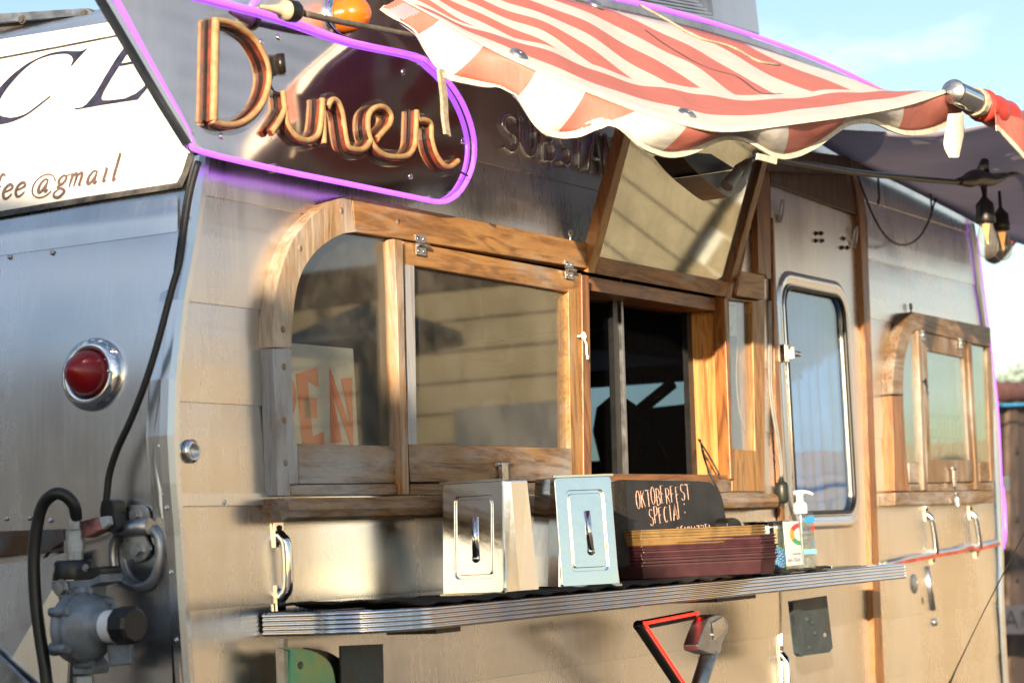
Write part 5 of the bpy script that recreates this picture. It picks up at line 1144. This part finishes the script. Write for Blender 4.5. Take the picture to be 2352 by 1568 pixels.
m = MB(); m.prism([P(a, b, -.04) for a, b in ((1424, 1130), (1440, 1122), (1462, 1235), (1448, 1240))], V((0, .012, 0))); m.build('easel_leg', 'warm_z', cbd)

# tin can with labels
can = thing('tip_can', 'open tin can with round black logo label beside the tray stack', 'can', P(1767, 1330, -.12))
cc0 = P(1767, 1330, -.12); cc0.z = ZC+.002; hC = .118; Rc = .054
m = MB(); m.lathe(cc0, (0, 0, 1), [(.001, 0), (Rc, 0), (Rc+.001, .003), (Rc-.001, .006)]+[(Rc-.001+(.0006 if k % 2 else 0), .008+k*.004) for k in range(25)]+[(Rc-.001, hC-.004), (Rc+.0015, hC-.002), (Rc+.0015, hC), (Rc-.003, hC), (Rc-.003, .004), (.001, .004)], 48); m.build('body', 'chrome', can)
def cyl(cx, cy, R, ang, z, d=.0006):   # a point on a standing cylinder
    return V((cx+(R+d)*math.cos(ang), cy+(R+d)*math.sin(ang), z))
def cdisc(m, cx, cy, R, a0, z0, r, d=.0006, r0=0.0, n=28, dir_=1):
    vs = []; fs = []; o = len(m.v)
    rings = 5
    for i in range(rings+1):
        rr_ = r0+(r-r0)*i/rings
        for k in range(n): t = 2*math.pi*k/n; vs.append(cyl(cx, cy, R, a0+rr_*math.cos(t)/R, z0+rr_*math.sin(t), d))
    for i in range(rings):
        for k in range(n): fs.append((i*n+k, i*n+(k+1) % n, (i+1)*n+(k+1) % n, (i+1)*n+k))
    m.add(vs, fs)
va = math.atan2(CAM.y-cc0.y, CAM.x-cc0.x)
m = MB(); cdisc(m, cc0.x, cc0.y, Rc, va-.42, cc0.z+.075, .031, .0008); lb = m.build('round_label', 'label_black', can)
m = MB(); cdisc(m, cc0.x, cc0.y, Rc, va-.42, cc0.z+.075, .0285, .0012, .0277); m.build('label_ring', 'paper', lb)
m = MB(); f = lambda u, v: cyl(cc0.x, cc0.y, Rc, va-.62+u*.0215/Rc, cc0.z+.063+v*.0215, .0014); stroke = []
font_text(m, 'NOW', lambda u, v: cyl(cc0.x, cc0.y, Rc, va-.78+u*.0165/Rc, cc0.z+.064+v*.0165, .0014))
for dx in (-.004, .004): m.lathe(cyl(cc0.x, cc0.y, Rc, va-.5+dx/Rc, cc0.z+.094, .0012), cyl(0, 0, 1, va-.5, 0), [(.003, 0), (.0025, .0006), (.0001, .0006)], 10)
m.build('label_lettering', 'paper', lb)
m = MB(); cdisc(m, cc0.x, cc0.y, Rc, va+.30, cc0.z+.030, .0285, .0016); fl_ = m.build('flower_label', 'label_navy', can)
m = MB()
for ring_, n_, r1, r2 in ((0, 8, .003, .013), (1, 12, .011, .020), (2, 16, .018, .0265)):
    for k in range(n_):
        t0 = 2*math.pi*(k+.5*(ring_ % 2))/n_; dt = math.pi/n_
        pp = []
        for i in range(9):
            s_ = i/8; rad_ = lerp(r1, r2, math.sin(math.pi*s_)); th_ = t0+(s_*2-1)*dt*.95; pp.append(cyl(cc0.x, cc0.y, Rc, va+.30+rad_*math.cos(th_)/Rc, cc0.z+.030+rad_*math.sin(th_), .0022))
        m.tube(pp, .00045, 4)
m.build('flower_petals', 'pale_blue', fl_)
m = MB(); cdisc(m, cc0.x, cc0.y, Rc, va+.30, cc0.z+.030, .0295, .0018, .0283); m.build('flower_rim', 'label_green', fl_)

# review card in an acrylic stand
rv_ = thing('review_card', 'white review card with coloured ring logo standing between can and sanitizer', 'sign', P(1830, 1300, -.13))
YV = -.238
cq = quad(P(1809, 1299, YV), P(1844, 1296, YV), P(1799, 1197, YV), P(1834, 1196, YV))
def flat(m, pts, d=0): m.face([cq(min(1, u), v)+V((0, -d, 0)) for u, v in pts])
m = MB(); m.prism([cq(0, 0), cq(1, 0), cq(1, 1), cq(0, 1)], V((0, .0015, 0))); m.build('card', 'paper', rv_)
def ring_(col, a0, a1):
    m = MB(); n_ = 10; cxx, cyy = 1.0, .70
    o_ = [(cxx+.66*math.cos(math.radians(lerp(a0, a1, i/n_))), cyy+.25*math.sin(math.radians(lerp(a0, a1, i/n_)))) for i in range(n_+1)]
    i_ = [(cxx+.40*math.cos(math.radians(lerp(a1, a0, i/n_))), cyy+.155*math.sin(math.radians(lerp(a1, a0, i/n_)))) for i in range(n_+1)]
    flat(m, o_+i_, .0006); m.build('ring_mark', col, rv_)
ring_('label_red', 92, 150); ring_('label_amber', 150, 210); ring_('label_green', 210, 268)
m = MB(); font_text(m, 'revie', lambda u, v: cq(.38+u*.27, .235+v*.085)+V((0, -.0006, 0))); font_text(m, 'on Go', lambda u, v: cq(.0+u*.33, .09+v*.115)+V((0, -.0006, 0))); m.build('card_lettering', 'label_black', rv_)
m = MB(); m.prism([P(1806, 1300, YV-.008), P(1846, 1300, YV-.008), P(1846, 1300, YV+.012), P(1806, 1300, YV+.012)], V((0, 0, -.022))); m.build('acrylic_stand', 'clear_plastic', rv_)

# hand sanitizer
hs = thing('sanitizer_bottle', 'clear hand sanitizer pump bottle at the right of the counter', 'bottle', P(1842, 1321, -.185))
cS = P(1848, 1322, -.215); cS.z = ZC+.002; hB = .137
def sring(s, z, r=.012, a=.031, b=.017): 
    return [V((cS.x+u*.94+v*.34, cS.y-u*.34+v*.94, cS.z+z)) for u, v in rrect(-a*s, -b*s, a*s, b*s, r*s, 4)]
m = MB(); m.grid([sring(.001, 0), sring(.95, 0), sring(1, .004), sring(.99, hB*.6), sring(.97, hB-.012), sring(.85, hB-.003), sring(.4, hB)], True, True); m.build('bottle', 'clear_plastic', hs)
m = MB(); m.grid([sring(.93, .004), sring(.93, hB*.82), sring(.001, hB*.82)], True, True); m.build('gel', glass('gel', (.84, .92, .95), .02, .05, .35), hs)
m = MB(); cN = cS+V((-.003, 0, hB)); m.lathe(cN, (0, 0, 1), [(.016, -.006), (.0165, .004), (.0160, .016), (.012, .020), (.0085, .022), (.008, .034), (.0095, .036), (.0095, .042), (.006, .044), (.001, .044)], 24); 
m.tube(catmull([cN+V((-.010, .010, .042)), cN+V((0, 0, .0435)), cN+V((.012, -.014, .043)), cN+V((.020, -.025, .037))], 4), [.004, .0045, .005, .005, .005, .005, .0045, .004, .004, .004, .0035, .003, .003], 10); m.tube([cN, cN-V((0, 0, hB*.9))], .0025, 8)
m.build('pump', 'white_plastic', hs)
sq = lambda u, v: cS+V((.94*(u*.050-.025)+-.34*.0185, -.34*(u*.050-.025)-.94*.0192, v*hB))
def sflat(m, pts): m.face([sq(u, v) for u, v in pts])
m = MB(); sflat(m, [(.34, .79), (.98, .82), (.92, .92), (.30, .89)]); m.build('blue_label', 'label_blue', hs)
m = MB(); sflat(m, [(.12, .28), (.98, .28), (.98, .36), (.12, .36)]); m.build('blue_label', 'pale_blue', hs)
m = MB(); font_text(m, 'Hand', lambda u, v: sq(.10+u*.22, .66+v*.075)+V((-.0004, -.0008, 0))); font_text(m, 'Sanitizer', lambda u, v: sq(.0+u*.20, .585+v*.075)+V((-.0004, -.0008, 0)))
font_text(m, 'KILLS GERMS', lambda u, v: sq(.05+u*.085, .50+v*.035)+V((-.0004, -.0008, 0))); font_text(m, 'BACTERIA', lambda u, v: sq(.05+u*.085, .45+v*.035)+V((-.0004, -.0008, 0))); m.build('bottle_lettering', 'label_navy', hs)
m = MB(); sflat(m, [(.72, .74), (.92, .76), (.92, .69), (.82, .65), (.72, .68)]); m.build('red_shield', 'label_red', hs)
m = MB(); m.lathe(sq(.86, .46), (-.34, -.94, 0), [(.0055, 0), (.0055, .0006), (.004, .0006), (.004, 0)], 20); m.build('round_mark', 'label_blue', hs)
# black clip
m = MB(); m.ppr(cm2([(1672, 1213), (1672, 1196), (1684, 1188), (1700, 1196), (1705, 1214), (1702, 1232), (1680, 1232)], 3, True), -.10, -.06); tag(m.build('tape_dispenser', 'black_rubber', None, bevel=.003), 'small black plastic dispenser between the chalkboard and the tin can', 'dispenser')

# ================================================================== BACKGROUND RIGHT
tw = thing('timber_panel', 'dark timber panel with round bolt holes beyond the trailer end', 'panel', P(2330, 1100, 2.0))
M('dark_timber', (.085, .06, .055), .8, var=.3, scale=6, stretch=(1, 1, .1)); M('roll_brown', (.16, .07, .065), .7, var=.2, scale=10)
m = MB(); m.ppr([(2200, 930), (2700, 930), (2700, 1900), (2200, 1900)], 2.0, 2.2); m.build('boards', 'dark_timber', tw)
for k in range(3):
    m = MB(); m.ppr([(2318+k*120, 926), (2338+k*120, 926), (2342+k*120, 1900), (2322+k*120, 1900)], 1.97, 2.0); m.build('upright', M('upright_timber', (.14, .10, .08), .8, var=.25, scale=8) if k == 0 else 'upright_timber', tw)
for b in (1036, 1192, 1330):
    m = MB(); m.lathe(P(2336, b, 1.965), (0, -1, 0), [(.022, 0), (.018, .01), (.001, .012)], 16); m.build('bolt_head', 'black_paint', tw)
m = MB(); m.tube([P(2200, 900, 1.9), P(2335, 900, 1.9), P(2343, 900, 1.9), P(2347, 900, 1.9), P(2700, 905, 1.9)], [.062, .062, .057, .062, .062], 20); tag(m.build('rolled_tarp', 'roll_brown'), 'dull red rolled tarp lying along the top of the timber panel', 'tarp')
m = MB(); m.tube([P(2200, 934, 1.8), P(2700, 915, 1.8)], .007, 8); tag(m.build('blue_rope', 'label_blue'), 'taut blue rope under the rolled tarp', 'rope')
m = MB()
for k in range(5): m.ppr([(2250, 1096+k*6.4), (2319, 1096+k*6.4), (2319, 1100+k*6.4), (2250, 1100+k*6.4)], 1.2, 1.24)
m.ppr([(2250, 1094), (2317, 1094), (2317, 1126), (2250, 1126)], 1.21, 1.24); tag(m.build('louvred_vent', 'panel_white'), 'small white louvred vent beyond the trailer end', 'vent')
vs_ = thing('far_sign', 'pale sign with dark capital letters low behind the trailer end', 'sign', P(2335, 1400, 1.6))
m = MB(); m.ppr([(2260, 1390), (2600, 1386), (2600, 1452), (2260, 1456)], 1.6, 1.63); m.build('board', M('grey_board', (.10, .10, .13), .6, var=.1), vs_)
m = MB(); stroke_text(m, 'VANA', lambda u, v: P(2270+u*30, 1440-v*38, 1.59), nrm=(0, -1, 0), wid=.014, dep=.003); m.build('lettering', 'label_black', vs_)
m = MB(); m.ribbon([P(2420, 1100, -.75), P(2352, 1222, -.62), P(2250, 1420, -.40), P(2190, 1545, -.26), P(2160, 1610, -.2), P(2050, 1850, -.05)], (-.3, -1, 0), .022, .003); tag(m.build('tie_down_strap', 'strap'), 'taut dark webbing strap running diagonally past the trailer end', 'strap')
m = MB(); m.tube([P(2100, 815, 60), P(2700, 800, 60)], .02, 6); m.tube([P(2100, 762, 60), P(2700, 742, 60)], .02, 6); tag(m.build('power_line', 'black_rubber'), 'pair of distant overhead power lines in the sky at the right', 'power line')
random.seed(4)
tf = thing('distant_tree', 'distant tree crown just above the rolled tarp', 'tree', (60, 14, 0))
m = MB(); c0 = P(2400, 866, 25)
m.tube([V((c0.x, c0.y, 0)), V((c0.x, c0.y, 2)), c0], [.35, .25, .1]); m.build('trunk', 'dark_timber', tf)
m = MB()
for k in range(2600):
    a_ = random.uniform(0, 6.28); r_2 = random.random()**.5*3.0; p = c0+V((r_2*math.cos(a_), r_2*math.sin(a_)*.8, random.gauss(-.9, .55)))
    d1 = V((random.uniform(-1, 1), random.uniform(-1, 1), random.uniform(-1, 1))).normalized()*.12; d2 = d1.orthogonal().normalized()*.08
    m.add([p-d1, p+d2, p+d1, p-d2], [(0, 1, 2, 3)])
m.build('crown', M('leaves', (.10, .10, .035), .7, var=.3), tf)

# ================================================================== THE YARD AROUND (seen in the reflections, partly added for them)
M('prop_blue', (.03, .05, .10), .5, var=.2)
sw = thing('slatted_wall', 'tall beige slatted board wall of the yard facing the trailer', 'wall', (8.6, -6, 0))
M('beige_board', (.33, .28, .195), .7, var=.12, scale=4, stretch=(1, .3, 1)); M('shadow_gap', (.03, .03, .035), .8)
m = MB()
for k in range(15): m.box((8.6, -12.5, .02+k*.187), (8.63, -3.1, .192+k*.187))
m.build('boards', 'beige_board', sw)
m = MB(); m.box((8.64, -12.5, 0), (8.70, -3.1, 2.80)); m.build('backing', 'shadow_gap', sw)
m = MB(); m.box((8.585, -4.75, 0), (8.6, -3.95, 2.1)); m.build('added_dark_panel', 'prop_blue', sw); m = MB(); m.box((8.58, -7.6, .9), (8.6, -6.9, 1.9)); m.build('added_dark_patch', 'prop_blue', sw)  # dark panels added to put dark patches into the skin's reflections
bw = thing('block_wall', 'low beige concrete block wall with a pipe along its top', 'wall', (8.8, -1, 0))
M('block', (.36, .29, .19), .85, var=.1, scale=6, bump=.003)
m = MB()
for k in range(7):
    for q in range(6): m.box((8.7, -3.0+q*.405+(.2 if k % 2 else 0)-.2, .01+k*.205), (8.9, -2.603+q*.405+(.2 if k % 2 else 0)-.2, .207+k*.205))
m.build('blocks', 'block', bw); m = MB(); m.box((8.71, -3.2, 0), (8.89, -.7, 1.43)); m.build('mortar', 'panel_white', bw)
m = MB(); m.tube([V((8.62, -3.2, 1.56)), V((8.62, -.7, 1.56))], .035, 12); m.box((8.7, -3.2, 1.445), (8.9, -.7, 1.72)); m.build('capping', 'block', bw)
shd = thing('dark_shed', 'dark brown upper storey with a deep eave rising behind the slatted wall', 'shed', (9.5, -4.5, 0))
M('shed_brown', (.055, .038, .036), .8, var=.2)
m = MB(); m.box((8.62, -9.5, 2.83), (9.9, -3.3, 3.05)); m.build('eave', 'shed_brown', shd)
m = MB(); m.box((8.9, -5.7, 3.56), (10.4, -3.3, 6.2)); m.build('upper_storey', 'shed_brown', shd)
pgs = thing('slatted_pergola', 'white slatted pergola screen standing against the sky', 'pergola', (9, -6.2, 0))
m = MB()
for k in range(17): m.box((7.0, -6.25, 3.6+k*.16), (11.0, -6.22, 3.685+k*.16))
m.build('slats', M('pale_blue_paint', (.62, .74, .92), .6, var=.04), pgs)
m = MB()
for x in (7.0, 10.95): m.box((x, -6.35, 0), (x+.1, -6.26, 6.3))
m.build('posts', 'panel_white', pgs)
m = MB(); m.lathe((2.85, -1.55, 0), (0, 0, 1), [(.001, 0), (.16, 0), (.165, .02), (.16, .4), (.17, .42), (.16, .44), (.16, .85), (.17, .87), (.16, .89), (.16, 1.28), (.165, 1.3), (.001, 1.29)], 32); tag(m.build('added_barrel', 'prop_blue'), 'dark blue barrel out of view, placed for a dark patch in the side wall reflection', 'added_barrel')  # added out of view, stands in for an unidentified dark reflection
for k, (bx, by, lb) in enumerate(((5.2, -3.1, 'dark blue heater-shaped post added out of view to vary the wall reflections'),)):
    m = MB(); m.lathe((bx, by, 0), (0, 0, 1), [(.001, 0), (.22, 0), (.22, .75), (.05, .8), (.05, 2.1), (.42, 2.15), (.40, 2.2), (.02, 2.35)], 24); tag(m.build('added_post', 'prop_blue'), lb, 'added post')  # unseen post added to give the skin more dark reflections
# added unseen trailer shape, profiled to cast the shade at lower left
ntr = thing('shade_blocker', 'white trailer shape added out of view to shade the lower left', 'trailer', (-8.5, -2, 0))
ol = [V((-7, y, z)) for y, z in ((-3.64, .5), (-3.62, 2.72), (-3.54, 2.88), (-3.42, 2.98), (-3.25, 3.04), (-3.09, 3.09), (-2.92, 3.19), (-2.6, 3.3), (-2.1, 3.42), (-1.0, 3.48), (.6, 3.4), (1.2, 3.0), (1.3, .5))]
m = MB(); m.prism(ol, V((-3.5, 0, 0))); m.build('body', 'panel_white', ntr)
m = MB(); m.box((-9.5, -3.4, .2), (-7.6, 1.0, .5)); m.build('chassis', 'rust_steel', ntr)
for y in (-3.2, .8):
    m = MB(); m.lathe((-8.6, y, .33), (0, 1, 0), [(.01, 0), (.3, 0), (.33, .03), (.33, .17), (.3, .2), (.01, .2)], 24); m.build('wheel', 'tyre', ntr)

bf = thing('added_fence', 'tall dark board fence added out of view to darken the rear wall reflections', 'fence', (-7, 7, 0)); M('fence_blue', (.018, .028, .055), .8, var=.2)  # added and unseen, gives the rear wall its dark low reflections
m = MB()
for k in range(46): m.box((-13+k*.24, 7+k*.02, 0), (-12.78+k*.24, 7.03+k*.02, 4.6+.03*math.sin(k*2.3)))
m.build('boards', 'fence_blue', bf)
